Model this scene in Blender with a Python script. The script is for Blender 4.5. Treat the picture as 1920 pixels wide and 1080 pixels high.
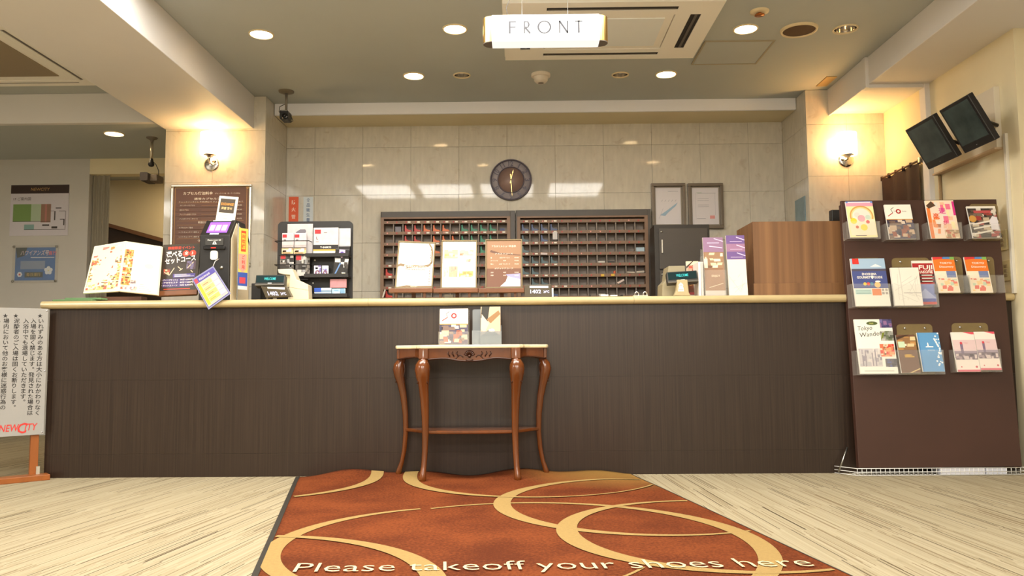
import bpy, bmesh, math, random
from mathutils import Vector, Matrix
for _o in list(bpy.data.objects): bpy.data.objects.remove(_o, do_unlink=True)
S = bpy.context.scene
COL = S.collection
PI = math.pi
# ---------------------------------------------------------------- camera
CAM_H = 0.707; FPX = 1500.0
YAW = math.radians(0.573); PITCH = math.radians(4.61); ROLL = math.radians(0.46)
fwd = Vector((-math.sin(YAW)*math.cos(PITCH), math.cos(YAW)*math.cos(PITCH), math.sin(PITCH)))
rgt0 = fwd.cross(Vector((0, 0, 1))).normalized(); up0 = rgt0.cross(fwd).normalized()
rgt = rgt0*math.cos(ROLL) - up0*math.sin(ROLL)
upv = up0*math.cos(ROLL) + rgt0*math.sin(ROLL)
CPOS = Vector((0, 0, CAM_H))
camd = bpy.data.cameras.new('camera'); cam = bpy.data.objects.new('camera', camd); COL.objects.link(cam)
camd.sensor_width = 36; camd.lens = FPX/1920*36; camd.clip_start = 0.05; camd.clip_end = 60
M3 = Matrix((rgt, upv, -fwd)).transposed()
cam.matrix_world = Matrix.Translation(CPOS) @ M3.to_4x4()
S.camera = cam
def ray(px, py):
    return (fwd + rgt*((px-960)/FPX) + upv*((540-py)/FPX))
def P(px, py, Y):            # point on the vertical plane y = Y that the photograph shows at (px, py)
    d = ray(px, py); t = Y/d.y
    return CPOS + d*t
def PZ(px, py, z):           # point on the horizontal plane z
    d = ray(px, py); t = (z-CAM_H)/d.z
    return CPOS + d*t
def PXW(px, py, x):          # point on the vertical plane x
    d = ray(px, py); t = x/d.x
    return CPOS + d*t
# ---------------------------------------------------------------- world and view
w = bpy.data.worlds.new('world'); S.world = w; w.use_nodes = True
w.node_tree.nodes['Background'].inputs[0].default_value = (1.0, 0.93, 0.82, 1)
w.node_tree.nodes['Background'].inputs[1].default_value = 0.25
S.view_settings.view_transform = 'Standard'; S.view_settings.look = 'None'
S.view_settings.gamma = 1.0; S.view_settings.exposure = 1.52
S.view_settings.use_curve_mapping = False
FILL_E = 6.5
PANEL_E = 8.0
DOWN_E = 24.0
SCONCE_E = 8.5
# ---------------------------------------------------------------- materials
DAY = (255,251,243)
def lin(c):
    c = c/255.0
    return c/12.92 if c <= 0.04045 else ((c+0.055)/1.055)**2.4
def rgb(c): return (lin(c[0]), lin(c[1]), lin(c[2]), 1)
_mats = {}
def mat(c, rough=0.55, metal=0.0, noise=0.0, scale=8.0, stretch=None, bump=0.0, bscale=120.0, emit=0.0, alpha=1.0, trans=0.0, spec=0.5, coat=0.0, rnd=0.0, name=None):
    key = (tuple(c), rough, metal, noise, scale, stretch, bump, bscale, emit, alpha, trans, spec, coat, rnd)
    if key in _mats: return _mats[key]
    m = bpy.data.materials.new(name or 'paint_%02x%02x%02x' % tuple(int(v) for v in c)); m.use_nodes = True
    nt = m.node_tree; b = nt.nodes['Principled BSDF']
    col = rgb(c)
    b.inputs['Base Color'].default_value = col; b.inputs['Roughness'].default_value = rough
    b.inputs['Metallic'].default_value = metal; b.inputs['Specular IOR Level'].default_value = spec
    b.inputs['Alpha'].default_value = alpha; b.inputs['Transmission Weight'].default_value = trans
    b.inputs['Coat Weight'].default_value = coat
    m.diffuse_color = col
    if emit > 0:
        b.inputs['Emission Color'].default_value = col; b.inputs['Emission Strength'].default_value = emit
    if noise > 0 or bump > 0:
        tc = nt.nodes.new('ShaderNodeTexCoord'); mp = nt.nodes.new('ShaderNodeMapping')
        nt.links.new(tc.outputs['Object'], mp.inputs['Vector'])
        if stretch: mp.inputs['Scale'].default_value = stretch
    src = None
    if noise > 0:
        n = nt.nodes.new('ShaderNodeTexNoise'); n.inputs['Scale'].default_value = scale; n.inputs['Detail'].default_value = 6
        nt.links.new(mp.outputs[0], n.inputs['Vector'])
        hs = nt.nodes.new('ShaderNodeMix'); hs.data_type = 'RGBA'
        hs.inputs['A'].default_value = tuple(v*(1-noise) for v in col[:3])+(1,)
        hs.inputs['B'].default_value = tuple(min(1, v*(1+noise)) for v in col[:3])+(1,)
        mr = nt.nodes.new('ShaderNodeMapRange'); mr.inputs['From Min'].default_value = 0.3; mr.inputs['From Max'].default_value = 0.7
        nt.links.new(n.outputs['Fac'], mr.inputs['Value']); nt.links.new(mr.outputs[0], hs.inputs['Factor'])
        src = hs.outputs['Result']; nt.links.new(src, b.inputs['Base Color'])
    if rnd > 0:
        oi = nt.nodes.new('ShaderNodeObjectInfo'); hv = nt.nodes.new('ShaderNodeHueSaturation')
        mr2 = nt.nodes.new('ShaderNodeMapRange'); mr2.inputs['To Min'].default_value = 1-rnd; mr2.inputs['To Max'].default_value = 1+rnd
        nt.links.new(oi.outputs['Random'], mr2.inputs['Value']); nt.links.new(mr2.outputs[0], hv.inputs['Value'])
        if src: nt.links.new(src, hv.inputs['Color'])
        else: hv.inputs['Color'].default_value = col
        nt.links.new(hv.outputs[0], b.inputs['Base Color'])
    if bump > 0:
        n2 = nt.nodes.new('ShaderNodeTexNoise'); n2.inputs['Scale'].default_value = bscale; n2.inputs['Detail'].default_value = 3
        nt.links.new(mp.outputs[0], n2.inputs['Vector'])
        bp = nt.nodes.new('ShaderNodeBump'); bp.inputs['Strength'].default_value = bump; bp.inputs['Distance'].default_value = 0.01
        nt.links.new(n2.outputs['Fac'], bp.inputs['Height']); nt.links.new(bp.outputs[0], b.inputs['Normal'])
    _mats[key] = m
    return m
def nodes_of(m): return m.node_tree.nodes, m.node_tree.links
# ---------------------------------------------------------------- mesh builder
class MB:
    def __init__(s): s.v = []; s.f = []; s.mi = []; s.ms = []; s.cur = 0; s.sm = []
    def use(s, m):
        if m not in s.ms: s.ms.append(m)
        s.cur = s.ms.index(m); return s
    def add(s, vs, fs, smooth=False):
        o = len(s.v); s.v += [tuple(v) for v in vs]
        for f in fs: s.f.append([o+i for i in f]); s.mi.append(s.cur); s.sm.append(smooth)
        return s
    def box(s, x0, x1, y0, y1, z0, z1):
        return s.add([(x0,y0,z0),(x1,y0,z0),(x1,y1,z0),(x0,y1,z0),(x0,y0,z1),(x1,y0,z1),(x1,y1,z1),(x0,y1,z1)],
            [(0,3,2,1),(4,5,6,7),(0,1,5,4),(1,2,6,5),(2,3,7,6),(3,0,4,7)])
    def quad(s, a, b, c, d): return s.add([a,b,c,d], [(0,1,2,3)])
    def prism(s, poly, y0, y1, axis='y'):       # poly in (a,b); extruded along axis
        def q(a, b, t):
            return {'y': (a,t,b), 'x': (t,a,b), 'z': (a,b,t)}[axis]
        n = len(poly)
        vs = [q(a,b,y0) for a,b in poly]+[q(a,b,y1) for a,b in poly]
        fs = [tuple(range(n)), tuple(range(2*n-1, n-1, -1))]+[(i,i+n,(i+1)%n+n,(i+1)%n) for i in range(n)]
        return s.add(vs, fs)
    def lathe(s, prof, seg=24, c=(0,0,0), axis='z', smooth=True, cap=False):
        vs = []; fs = []
        for r, t in prof:
            for k in range(seg):
                a = 2*PI*k/seg; u, v = r*math.cos(a), r*math.sin(a)
                p = {'z': (u,v,t), 'y': (u,t,v), 'x': (t,u,v)}[axis]
                vs.append((p[0]+c[0], p[1]+c[1], p[2]+c[2]))
        n = len(prof)
        for i in range(n-1):
            for k in range(seg):
                k2 = (k+1) % seg
                fs.append((i*seg+k, i*seg+k2, (i+1)*seg+k2, (i+1)*seg+k))
        s.add(vs, fs, smooth)
        if cap:
            s.add(vs[:seg], [tuple(range(seg-1,-1,-1))]); s.add(vs[-seg:], [tuple(range(seg))])
        return s
    def cyl(s, c, r, h, axis='z', seg=20):
        return s.lathe([(r,0),(r,h)], seg, c, axis, True, True)
    def tube(s, pts, r, seg=8, cap=True):
        pts = [Vector(p) for p in pts]; n = len(pts)
        rs = r if isinstance(r, (list, tuple)) else [r]*n
        vs = []; fs = []
        prev = None
        for i, p in enumerate(pts):
            d = (pts[min(i+1,n-1)]-pts[max(i-1,0)]).normalized()
            if prev is None:
                a = Vector((0,0,1)) if abs(d.z) < 0.9 else Vector((1,0,0))
                u = d.cross(a).normalized()
            else:
                u = (prev - d*prev.dot(d)).normalized()
            prev = u; w_ = d.cross(u)
            for k in range(seg):
                t = 2*PI*k/seg
                vs.append(p+(u*math.cos(t)+w_*math.sin(t))*rs[i])
        for i in range(n-1):
            for k in range(seg):
                k2 = (k+1) % seg
                fs.append((i*seg+k, i*seg+k2, (i+1)*seg+k2, (i+1)*seg+k))
        s.add(vs, fs, True)
        if cap: s.add(vs[:seg], [tuple(range(seg-1,-1,-1))]); s.add(vs[-seg:], [tuple(range(seg))])
        return s
    def rrect(s, x0, x1, z0, z1, r, y0, y1, seg=5):
        poly = []
        for cx, cz, a0 in ((x1-r,z1-r,0),(x0+r,z1-r,PI/2),(x0+r,z0+r,PI),(x1-r,z0+r,1.5*PI)):
            for k in range(seg+1):
                a = a0+PI/2*k/seg; poly.append((cx+r*math.cos(a), cz+r*math.sin(a)))
        return s.prism(poly, y0, y1)
    def build(s, name, parent=None, m=None, bevel=0, bseg=2, loc=None, recalc=True):
        me = bpy.data.meshes.new(name); me.from_pydata(s.v, [], s.f)
        ms = s.ms if s.ms else [m]
        for k in ms: me.materials.append(k)
        me.polygons.foreach_set('material_index', s.mi if s.ms else [0]*len(s.f))
        me.polygons.foreach_set('use_smooth', s.sm)
        if recalc or bevel:
            bm = bmesh.new(); bm.from_mesh(me)
            bmesh.ops.remove_doubles(bm, verts=bm.verts, dist=1e-6)
            if recalc: bmesh.ops.recalc_face_normals(bm, faces=bm.faces)
            if bevel:
                es = [e for e in bm.edges if len(e.link_faces) == 2 and e.calc_face_angle(0) > 0.6]
                bmesh.ops.bevel(bm, geom=es, offset=bevel, segments=bseg, affect='EDGES', profile=0.5)
            bm.to_mesh(me); bm.free()
        me.update()
        o = bpy.data.objects.new(name, me); COL.objects.link(o)
        if parent: o.parent = parent
        if loc: o.location = loc
        return o
def tag(o, label, cat, group=None):
    o['label'] = label; o['category'] = cat
    if group: o['group'] = group
    return o
def struct(o, label=None):
    o['kind'] = 'structure'
    if label: o['label'] = label
    return o
def thing(name, label, cat, loc=(0,0,0), rz=0, rx=0, group=None):
    o = bpy.data.objects.new(name, None); COL.objects.link(o); o.empty_display_size = 0.05
    o.location = loc; o.rotation_euler = (rx, 0, rz)
    return tag(o, label, cat, group)
def copy_tree(o, parent=None):
    c = o.copy(); COL.objects.link(c)
    if parent: c.parent = parent
    for ch in list(o.children): copy_tree(ch, c)
    return c
# ---------------------------------------------------------------- text and flat print
_tx = {}
def glyphs(text, bold=0.0):
    k = (text, bold)
    if k in _tx: return _tx[k]
    cu = bpy.data.curves.new('t', 'FONT'); cu.body = text; cu.size = 1.0; cu.resolution_u = 2; cu.offset = bold
    ob = bpy.data.objects.new('t', cu)
    me = ob.to_mesh()
    vs = [(v.co.x, v.co.y) for v in me.vertices]; fs = [tuple(p.vertices) for p in me.polygons]
    ob.to_mesh_clear(); bpy.data.objects.remove(ob); bpy.data.curves.remove(cu)
    if vs:
        x0 = min(v[0] for v in vs); x1 = max(v[0] for v in vs); y0 = min(v[1] for v in vs); y1 = max(v[1] for v in vs)
    else: x0 = x1 = y0 = y1 = 0
    _tx[k] = (vs, fs, x0, x1, y0, y1)
    return _tx[k]
class Print:
    """flat print in a plane: local x right, z up, facing -y, at depth y"""
    def __init__(s, y=0.0): s.mb = MB(); s.y = y; s.n = 0
    def rect(s, x0, x1, z0, z1, m, dy=0.0):
        s.mb.use(m); y = s.y-dy
        s.mb.add([(x0,y,z0),(x1,y,z0),(x1,y,z1),(x0,y,z1)], [(0,1,2,3)]); return s
    def poly(s, pts, m, dy=0.0):
        s.mb.use(m); s.mb.add([(a, s.y-dy, b) for a, b in pts], [tuple(range(len(pts)))]); return s
    def disc(s, cx, cz, r, m, dy=0.0, seg=16, rz=None):
        return s.poly([(cx+r*math.cos(2*PI*k/seg), cz+(rz or r)*math.sin(2*PI*k/seg)) for k in range(seg)], m, dy)
    def ring(s, cx, cz, r0, r1, m, dy=0.0, seg=24):
        s.mb.use(m); vs = []; 
        for r in (r0, r1):
            for k in range(seg): vs.append((cx+r*math.cos(2*PI*k/seg), s.y-dy, cz+r*math.sin(2*PI*k/seg)))
        s.mb.add(vs, [(k, (k+1)%seg, seg+(k+1)%seg, seg+k) for k in range(seg)]); return s
    def line(s, a, b, wd, m, dy=0.0):
        dx, dz = b[0]-a[0], b[1]-a[1]; L = math.hypot(dx, dz) or 1; nx, nz = -dz/L*wd/2, dx/L*wd/2
        return s.poly([(a[0]+nx,a[1]+nz),(a[0]-nx,a[1]-nz),(b[0]-nx,b[1]-nz),(b[0]+nx,b[1]+nz)], m, dy)
    def text(s, t, x, z, h, m, w=None, align='l', shear=0.0, bold=0.0, dy=0.0, rot=0.0):
        """h = cap height; w = total width to squeeze to; (x,z) baseline start / centre / end"""
        vs, fs, x0, x1, y0, y1 = glyphs(t, bold)
        if not vs: return s
        k = h/0.73; kx = (w/(x1-x0)) if w else k
        W = (x1-x0)*kx; off = {'l': 0, 'c': -W/2, 'r': -W}[align]
        ca, sa = math.cos(rot), math.sin(rot)
        s.mb.use(m); out = []
        for a, b in vs:
            u = (a-x0)*kx+off+shear*b*k; v = b*k
            out.append((x+u*ca-v*sa, s.y-dy, z+u*sa+v*ca))
        s.mb.add(out, fs); return s
    def vtext(s, t, x, z, size, m, pitch=None, bold=0.0, dy=0.0):
        """vertical Japanese text; x centre of column, z top"""
        pitch = pitch or size*1.08
        for i, ch in enumerate(t):
            if ch in ' \u3000': continue
            vs, fs, x0, x1, y0, y1 = glyphs(ch, bold)
            s.mb.use(m); k = size
            zb = z-pitch*i-size*0.86
            ox = x-size*0.5
            if ch == '。': ox += size*0.55; zb += size*0.55
            s.mb.add([(ox+a*k, s.y-dy, zb+b*k) for a, b in vs], fs)
        return s
    def build(s, name='print', parent=None):
        return s.mb.build(name, parent, recalc=False)
# ================================================================ SETTING
ZC = 2.757; PF = 6.20; BW = 6.79; FZ = 2.66; RW = 2.875; CF = 4.70; CT = 1.030
wallpaint = mat((196,192,184), 0.7, noise=0.03, scale=3, bump=0.03, bscale=200, name='wall_paint')
whitepaint = mat((222,218,214), 0.6, noise=0.02, scale=2, name='white_paint')
ceilpaint = mat((182,187,184), 0.75, noise=0.04, scale=1.3, bump=0.02, bscale=150, name='ceiling_paint')
warmplaster = mat((226,213,178), 0.7, noise=0.03, scale=3, name='warm_plaster')
grout = mat((190,174,148), 0.8, name='grout')
# marble
marble = mat((205,198,183), 0.05, spec=0.28, noise=0.07, scale=16, stretch=(1.6,1.6,0.5), rnd=0.035, name='marble'); 
def _veins(m):
    N, L = nodes_of(m); b = N['Principled BSDF']; src = b.inputs['Base Color'].links[0].from_socket
    tc = N.new('ShaderNodeTexCoord'); oi = N.new('ShaderNodeObjectInfo'); va = N.new('ShaderNodeVectorMath'); va.operation = 'ADD'
    sc = N.new('ShaderNodeVectorMath'); sc.operation = 'SCALE'; sc.inputs['Scale'].default_value = 1.0
    L.new(oi.outputs['Location'], sc.inputs[0]); L.new(tc.outputs['Object'], va.inputs[0]); L.new(sc.outputs[0], va.inputs[1])
    n = N.new('ShaderNodeTexNoise'); n.inputs['Scale'].default_value = 9; n.inputs['Detail'].default_value = 8; n.inputs['Distortion'].default_value = 1.5
    L.new(va.outputs[0], n.inputs['Vector'])
    r = N.new('ShaderNodeValToRGB'); r.color_ramp.elements[0].position = 0.60; r.color_ramp.elements[1].position = 0.72
    r.color_ramp.elements[0].color = (0,0,0,1); r.color_ramp.elements[1].color = (1,1,1,1); L.new(n.outputs['Fac'], r.inputs[0])
    mx = N.new('ShaderNodeMix'); mx.data_type = 'RGBA'; mx.inputs['B'].default_value = rgb((150,118,78))
    ml = N.new('ShaderNodeMath'); ml.operation = 'MULTIPLY'; ml.inputs[1].default_value = 0.22
    L.new(r.outputs[0], ml.inputs[0]); L.new(ml.outputs[0], mx.inputs['Factor']); L.new(src, mx.inputs['A']); L.new(mx.outputs['Result'], b.inputs['Base Color'])
_veins(marble)
# carpet floor: fine dark and pale stripes, broken at each carpet tile
def carpet():
    m = bpy.data.materials.new('striped_carpet'); m.use_nodes = True; N, L = nodes_of(m); b = N['Principled BSDF']
    b.inputs['Roughness'].default_value = 0.95; b.inputs['Specular IOR Level'].default_value = 0.1
    tc = N.new('ShaderNodeTexCoord'); sx = N.new('ShaderNodeSeparateXYZ'); L.new(tc.outputs['Object'], sx.inputs[0])
    def M(op, a, c=None, d=None):
        n = N.new('ShaderNodeMath'); n.operation = op
        for i, v in enumerate((a, c, d)):
            if v is None: continue
            if isinstance(v, (int, float)): n.inputs[i].default_value = v
            else: L.new(v, n.inputs[i])
        return n.outputs[0]
    X, Y = sx.outputs[0], sx.outputs[1]
    side = M('GREATER_THAN', X, -0.25)
    slope = M('ADD', 0.160, M('MULTIPLY', side, -0.225))
    U = M('SUBTRACT', X, M('MULTIPLY', Y, slope))
    row = M('FLOOR', M('DIVIDE', Y, 0.47))
    def noise1(scale, seed, det=2.0):
        cb = N.new('ShaderNodeCombineXYZ'); L.new(M('MULTIPLY', U, scale), cb.inputs[0]); L.new(M('ADD', M('MULTIPLY', row, 7.31), seed), cb.inputs[1])
        n = N.new('ShaderNodeTexNoise'); n.inputs['Scale'].default_value = 1.0; n.inputs['Detail'].default_value = det
        L.new(cb.outputs[0], n.inputs['Vector']); return n.outputs['Fac']
    def ramp(v, p0, p1):
        mr = N.new('ShaderNodeMapRange'); mr.inputs['From Min'].default_value = p0; mr.inputs['From Max'].default_value = p1; L.new(v, mr.inputs['Value']); return mr.outputs[0]
    def hashed(width, seed, jit=0.0):
        cell = M('FLOOR', M('DIVIDE', U, width))
        w0 = N.new('ShaderNodeTexWhiteNoise'); w0.noise_dimensions = '2D'; cb = N.new('ShaderNodeCombineXYZ'); L.new(cell, cb.inputs[0]); cb.inputs[1].default_value = seed; L.new(cb.outputs[0], w0.inputs['Vector'])
        rw = M('FLOOR', M('ADD', M('DIVIDE', Y, 0.47), M('MULTIPLY', w0.outputs['Value'], jit)))
        w1 = N.new('ShaderNodeTexWhiteNoise'); w1.noise_dimensions = '2D'; cb = N.new('ShaderNodeCombineXYZ'); L.new(cell, cb.inputs[0]); L.new(M('ADD', rw, seed*3.7), cb.inputs[1]); L.new(cb.outputs[0], w1.inputs['Vector'])
        return w1.outputs['Value']
    soft = hashed(0.006, 3.0, 0.25)
    dark = M('LESS_THAN', hashed(0.0040, 11.0, 0.12), 0.034)
    dark2 = M('LESS_THAN', hashed(0.0050, 23.0, 0.5), 0.11)
    def mix(f, a, c):
        x = N.new('ShaderNodeMix'); x.data_type = 'RGBA'; L.new(f, x.inputs['Factor'])
        for k, v in (('A', a), ('B', c)):
            if isinstance(v, tuple): x.inputs[k].default_value = v
            else: L.new(v, x.inputs[k])
        return x.outputs['Result']
    c = mix(soft, rgb((152,139,111)), rgb((170,158,131)))
    c = mix(M('MULTIPLY', dark2, 0.7), c, rgb((118,100,74)))
    c = mix(M('MULTIPLY', dark, 0.9), c, rgb((62,48,34)))
    L.new(c, b.inputs['Base Color'])
    n2 = N.new('ShaderNodeTexNoise'); n2.inputs['Scale'].default_value = 350; bp = N.new('ShaderNodeBump'); bp.inputs['Strength'].default_value = 0.25; bp.inputs['Distance'].default_value = 0.004
    L.new(tc.outputs['Object'], n2.inputs['Vector']); L.new(n2.outputs['Fac'], bp.inputs['Height']); L.new(bp.outputs[0], b.inputs['Normal'])
    return m
struct(MB().box(-6, 4.4, -4, 9.2, -0.1, 0).build('floor', m=carpet()), 'pale carpet with broken dark stripes')
# ---- main ceiling with round holes for the recessed lamps
DL = [((490,64),0.069,1),((853,54),0.069,1),((1398,54),0.069,1),((1585,54),0.069,0),((776,142),0.069,1),((866,141),0.056,2),((1163,140),0.056,2),((1249,139),0.069,1)]
DLP = [(PZ(p[0], p[1], ZC), r, k) for p, r, k in DL]
SPK = PZ(1498,55,ZC)
def ceiling_sheet(name, x0, x1, y0, y1, z, holes, m):
    cu = bpy.data.curves.new(name, 'CURVE'); cu.dimensions = '2D'; cu.fill_mode = 'BOTH'
    def spl(pts):
        s = cu.splines.new('POLY'); s.points.add(len(pts)-1)
        for q, p in zip(s.points, pts): q.co = (p[0], p[1], 0, 1)
        s.use_cyclic_u = True
    spl([(x0,y0),(x1,y0),(x1,y1),(x0,y1)])
    for cx, cy, r in holes: spl([(cx+r*math.cos(2*PI*k/28), cy+r*math.sin(2*PI*k/28)) for k in range(28)])
    ob = bpy.data.objects.new('tmp', cu); me = bpy.data.meshes.new_from_object(ob); bpy.data.objects.remove(ob); bpy.data.curves.remove(cu)
    me.name = name; me.materials.clear(); me.materials.append(m)
    o = bpy.data.objects.new(name, me); COL.objects.link(o); o.location.z = z
    return struct(o)
# the row of recessed luminous panels (seen mirrored in the marble) needs rectangular openings: they hang flush just under the sheet
ceiling_sheet('ceiling', -6, 4.4, -4, BW, ZC, [(p.x, p.y, r) for p, r, k in DLP], ceilpaint)
# upper slab keeps stray light out above the recessed lamps
# ---- beams
struct(MB().box(-2.80, -2.10, -4, PF, 2.492, ZC).build('ceiling_beam_left', m=whitepaint, bevel=0.004), 'long white ceiling beam running to the left pillar')
o = struct(MB().box(2.455, 4.4, -4, PF, 2.56, ZC).build('ceiling_beam_right', m=whitepaint, bevel=0.004), 'white ceiling beam running to the right pillar')
# ---- left bay: cross beam and lower ceiling
struct(MB().box(-6, -2.80, 6.085, 6.14, 2.52, ZC).build('ceiling_beam_cross', m=whitepaint, bevel=0.004), 'white cross beam in the left bay')
LDL = PZ(214,251,2.52)
ceiling_sheet('ceiling_alcove', -4.6, -1.9, 7.35, 8.6, 2.60, [], ceilpaint)
ceiling_sheet('ceiling_lower', -6, -2.80, 6.1, 7.35, 2.522, [(LDL.x, LDL.y, 0.07)], ceilpaint)
struct(MB().add([(-2.86,6.0,2.522),(-2.80,5.92,2.492),(-2.80,PF,2.492),(-2.86,PF,2.522)],[(0,1,2,3)]).build('trim_1', m=whitepaint))
# ---- back wall: backing and separate marble tiles
TS = 0.4145; ROW0 = 2.478
wb = struct(MB().box(-2.05, 2.3, BW, BW+0.1, 0, ZC).build('wall_back', m=grout), 'back wall clad in beige marble tiles')
c0 = P(681, 300, BW).x
rows = [(FZ+0.02, ROW0)] + [(ROW0-TS*i, ROW0-TS*(i+1)) for i in range(6)]
rows[-1] = (rows[-1][0], 0.0)
xs = [-2.005]+[c0+TS*k for k in range(-1, 9)]+[2.265]
G = 0.0008
_tc = {}
def tile(parent, x0, x1, z0, z1, yf, depth, axis='y', side=1):
    key = (round(x1-x0,3), round(z1-z0,3), axis)
    if key not in _tc:
        w_, h_ = x1-x0-2*G, z1-z0-2*G
        mb = MB().box(-w_/2, w_/2, 0, depth, -h_/2, h_/2) if axis == 'y' else MB().box(0, depth, -w_/2, w_/2, -h_/2, h_/2)
        o = mb.build('tile', m=marble, bevel=0.0006, bseg=1); _tc[key] = o.data
    else:
        o = bpy.data.objects.new('tile', _tc[key]); COL.objects.link(o)
    o.parent = parent
    o.location = ((x0+x1)/2, yf, (z0+z1)/2) if axis == 'y' else (yf, (x0+x1)/2, (z0+z1)/2)
    return o
for (z1, z0) in rows:
    for a, b_ in zip(xs[:-1], xs[1:]):
        if b_-a > 0.02: tile(wb, a, b_, z0, z1, BW-0.02, 0.021)
# ---- pillars clad in the same marble
def pillar(name, x0, x1, mid, inner):
    p = struct(MB().box(x0+0.021, x1-0.021, PF+0.021, BW+0.1, 0, ZC).build(name, m=grout), 'marble clad pillar')
    rr = [(ZC-0.002, ROW0)] + rows[1:]
    for z1, z0 in rr:
        for a, b_ in ((x0, mid), (mid, x1)): tile(p, a, b_, z0, z1, PF, 0.022)
        if inner > 0: tile(p, PF+0.022, BW-0.02, z0, z1, x1-0.022, 0.022, 'x')
        else: tile(p, PF+0.022, BW-0.02, z0, z1, x0, 0.022, 'x')
    return p
pillar('wall_pillar_left', -2.80, -2.005, P(398,330,PF).x, 1)
pillar('wall_pillar_right', 2.265, RW, 2.58, -1)
# ---- fascia and soffit above the back wall
struct(MB().box(-2.0, 2.262, 6.40, 6.425, FZ, ZC).build('trim_2', m=mat((240,240,246),0.6), bevel=0.003), 'white fascia band above the marble wall')
struct(MB().box(-2.0, 2.262, 6.425, BW-0.001, FZ+0.004, FZ+0.02).build('ceiling_soffit', m=warmplaster))
# ---- right wall, portal frame, near corner
struct(MB().box(RW, RW+0.15, 4.54, BW+0.1, 0, 2.56).build('wall_right', m=warmplaster), 'beige side wall on the right')
struct(MB().box(RW+0.15, 4.4, 4.54, 4.64, 0, 2.56).box(4.3, 4.4, -4, 4.54, 0, 2.56).build('wall_right_return', m=wallpaint))
fr = MB().box(2.452, RW, 5.50, 5.56, 2.535, 2.561).box(2.432, 2.456, 5.49, 5.55, 2.535, ZC-0.002).box(RW-0.035, RW+0.002, 5.49, 5.57, 0, 2.56)
struct(fr.build('trim_3', m=whitepaint, bevel=0.003), 'white portal frame on the right')
struct(MB().box(2.441, 2.456, 5.55, PF, 2.545, ZC-0.001).build('trim_4', m=whitepaint, bevel=0.002))
# ---- left bay walls
LW = 7.23
ox = P(168,330,LW).x
zt = P(230,326,LW).z
struct(MB().box(-6, ox, LW, LW+0.12, 0, 2.53).build('wall_left_rear', m=wallpaint), 'pale wall with notices in the left bay')
struct(MB().box(ox, -2.02, LW, LW+0.12, zt, 2.62).build('trim_5', m=warmplaster), 'header above the curtained opening')
struct(MB().box(ox-0.5, -1.9, 8.5, 8.6, 0, 2.62).build('wall_alcove', m=warmplaster))
struct(MB().box(-2.05, -1.95, BW+0.1, 8.5, 0, 2.62).build('wall_alcove_side', m=warmplaster))
struct(MB().box(-6.1, -6, -4, 9.2, 0, ZC).build('wall_left', m=wallpaint))
struct(MB().box(-6.1, 4.4, -4.1, -4, 0, ZC).build('wall_front', m=wallpaint))
struct(MB().box(-6.1, 4.4, 9.2, 9.3, 0, ZC).build('wall_far', m=wallpaint))
# stair side panel inside the opening
a, b_, c_, d_ = P(197,424,8.2), P(310,458,8.2), P(310,700,8.2), P(197,700,8.2)
st = MB().prism([(a.x,a.z),(b_.x+0.4,b_.z-0.1),(b_.x+0.4,0),(a.x,0)], 8.2, 8.26).build('trim_6', m=mat((62,46,34),0.5,noise=0.2,scale=6))
struct(st, 'dark sloping stair panel behind the curtain')
struct(MB().prism([(a.x,a.z),(b_.x+0.4,b_.z-0.1),(b_.x+0.4,b_.z-0.06),(a.x,a.z+0.04)], 8.17, 8.29).build('trim_7', m=mat((120,84,56),0.5)))
# ================================================================ CEILING FIXTURES
brassring = mat((226,208,170), 0.4, name='cream_enamel')
chrome = mat((225,222,218), 0.12, 1.0, name='chrome')
steel = mat((170,168,160), 0.3, 1.0, name='brushed_steel')
lampw = mat((255,234,200), 0.5, emit=DOWN_E, name='warm_lamp')
cupw = mat((245,235,215), 0.35, name='white_reflector')
bulbw = mat((235,232,225), 0.25, name='unlit_bulb')
def downlight(p, r, kind, label, grp, z=ZC):
    t = thing('downlight', label, 'downlight', (p.x, p.y, z), group=grp)
    MB().lathe([(r,0.006),(r*0.99,-0.004),(r*1.04,-0.008),(r*1.13,-0.006),(r*1.16,0.0)], 28).build('trim_ring', t, brassring)
    cup = MB().lathe([(r,0.0),(r*0.97,0.03),(r*0.8,0.075),(r*0.45,0.10),(0.001,0.105)], 28).build('reflector_cup', t, cupw if kind == 1 else chrome)
    if kind == 1:
        MB().lathe([(0.001,0.022),(r*0.55,0.026),(r*0.82,0.035),(r*0.8,0.05),(0.001,0.055)], 20).build('lamp', t, lampw)
    elif kind == 0:
        MB().lathe([(0.001,0.035),(0.018,0.038),(0.024,0.055),(0.018,0.1)], 14).build('bulb', t, bulbw)
    else:
        MB().lathe([(0.001,0.010),(0.014,0.012),(0.016,0.05),(0.014,0.1)], 12).build('bulb', t, bulbw)
    return t
L_ = ['lit downlight nearest the left ceiling beam', 'lit downlight just left of the hanging FRONT sign', 'lit downlight between the air conditioner and the round speaker',
      'unlit chrome downlight right of the brown round speaker', 'lit downlight in the rear row, above the clock side of the left key cabinet',
      'small unlit downlight left of the smoke detector', 'small unlit downlight right of the smoke detector', 'lit downlight in the rear row right of the air conditioner']
L_[4] = 'lit downlight in the rear row, leftmost of that row'
for (p, r, k), lb in zip(DLP, L_): downlight(p, r, k, lb, 'recessed ceiling downlights')
downlight(LDL, 0.07, 1, 'lit downlight in the lower ceiling of the left bay', 'recessed ceiling downlights', 2.522)
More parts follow.
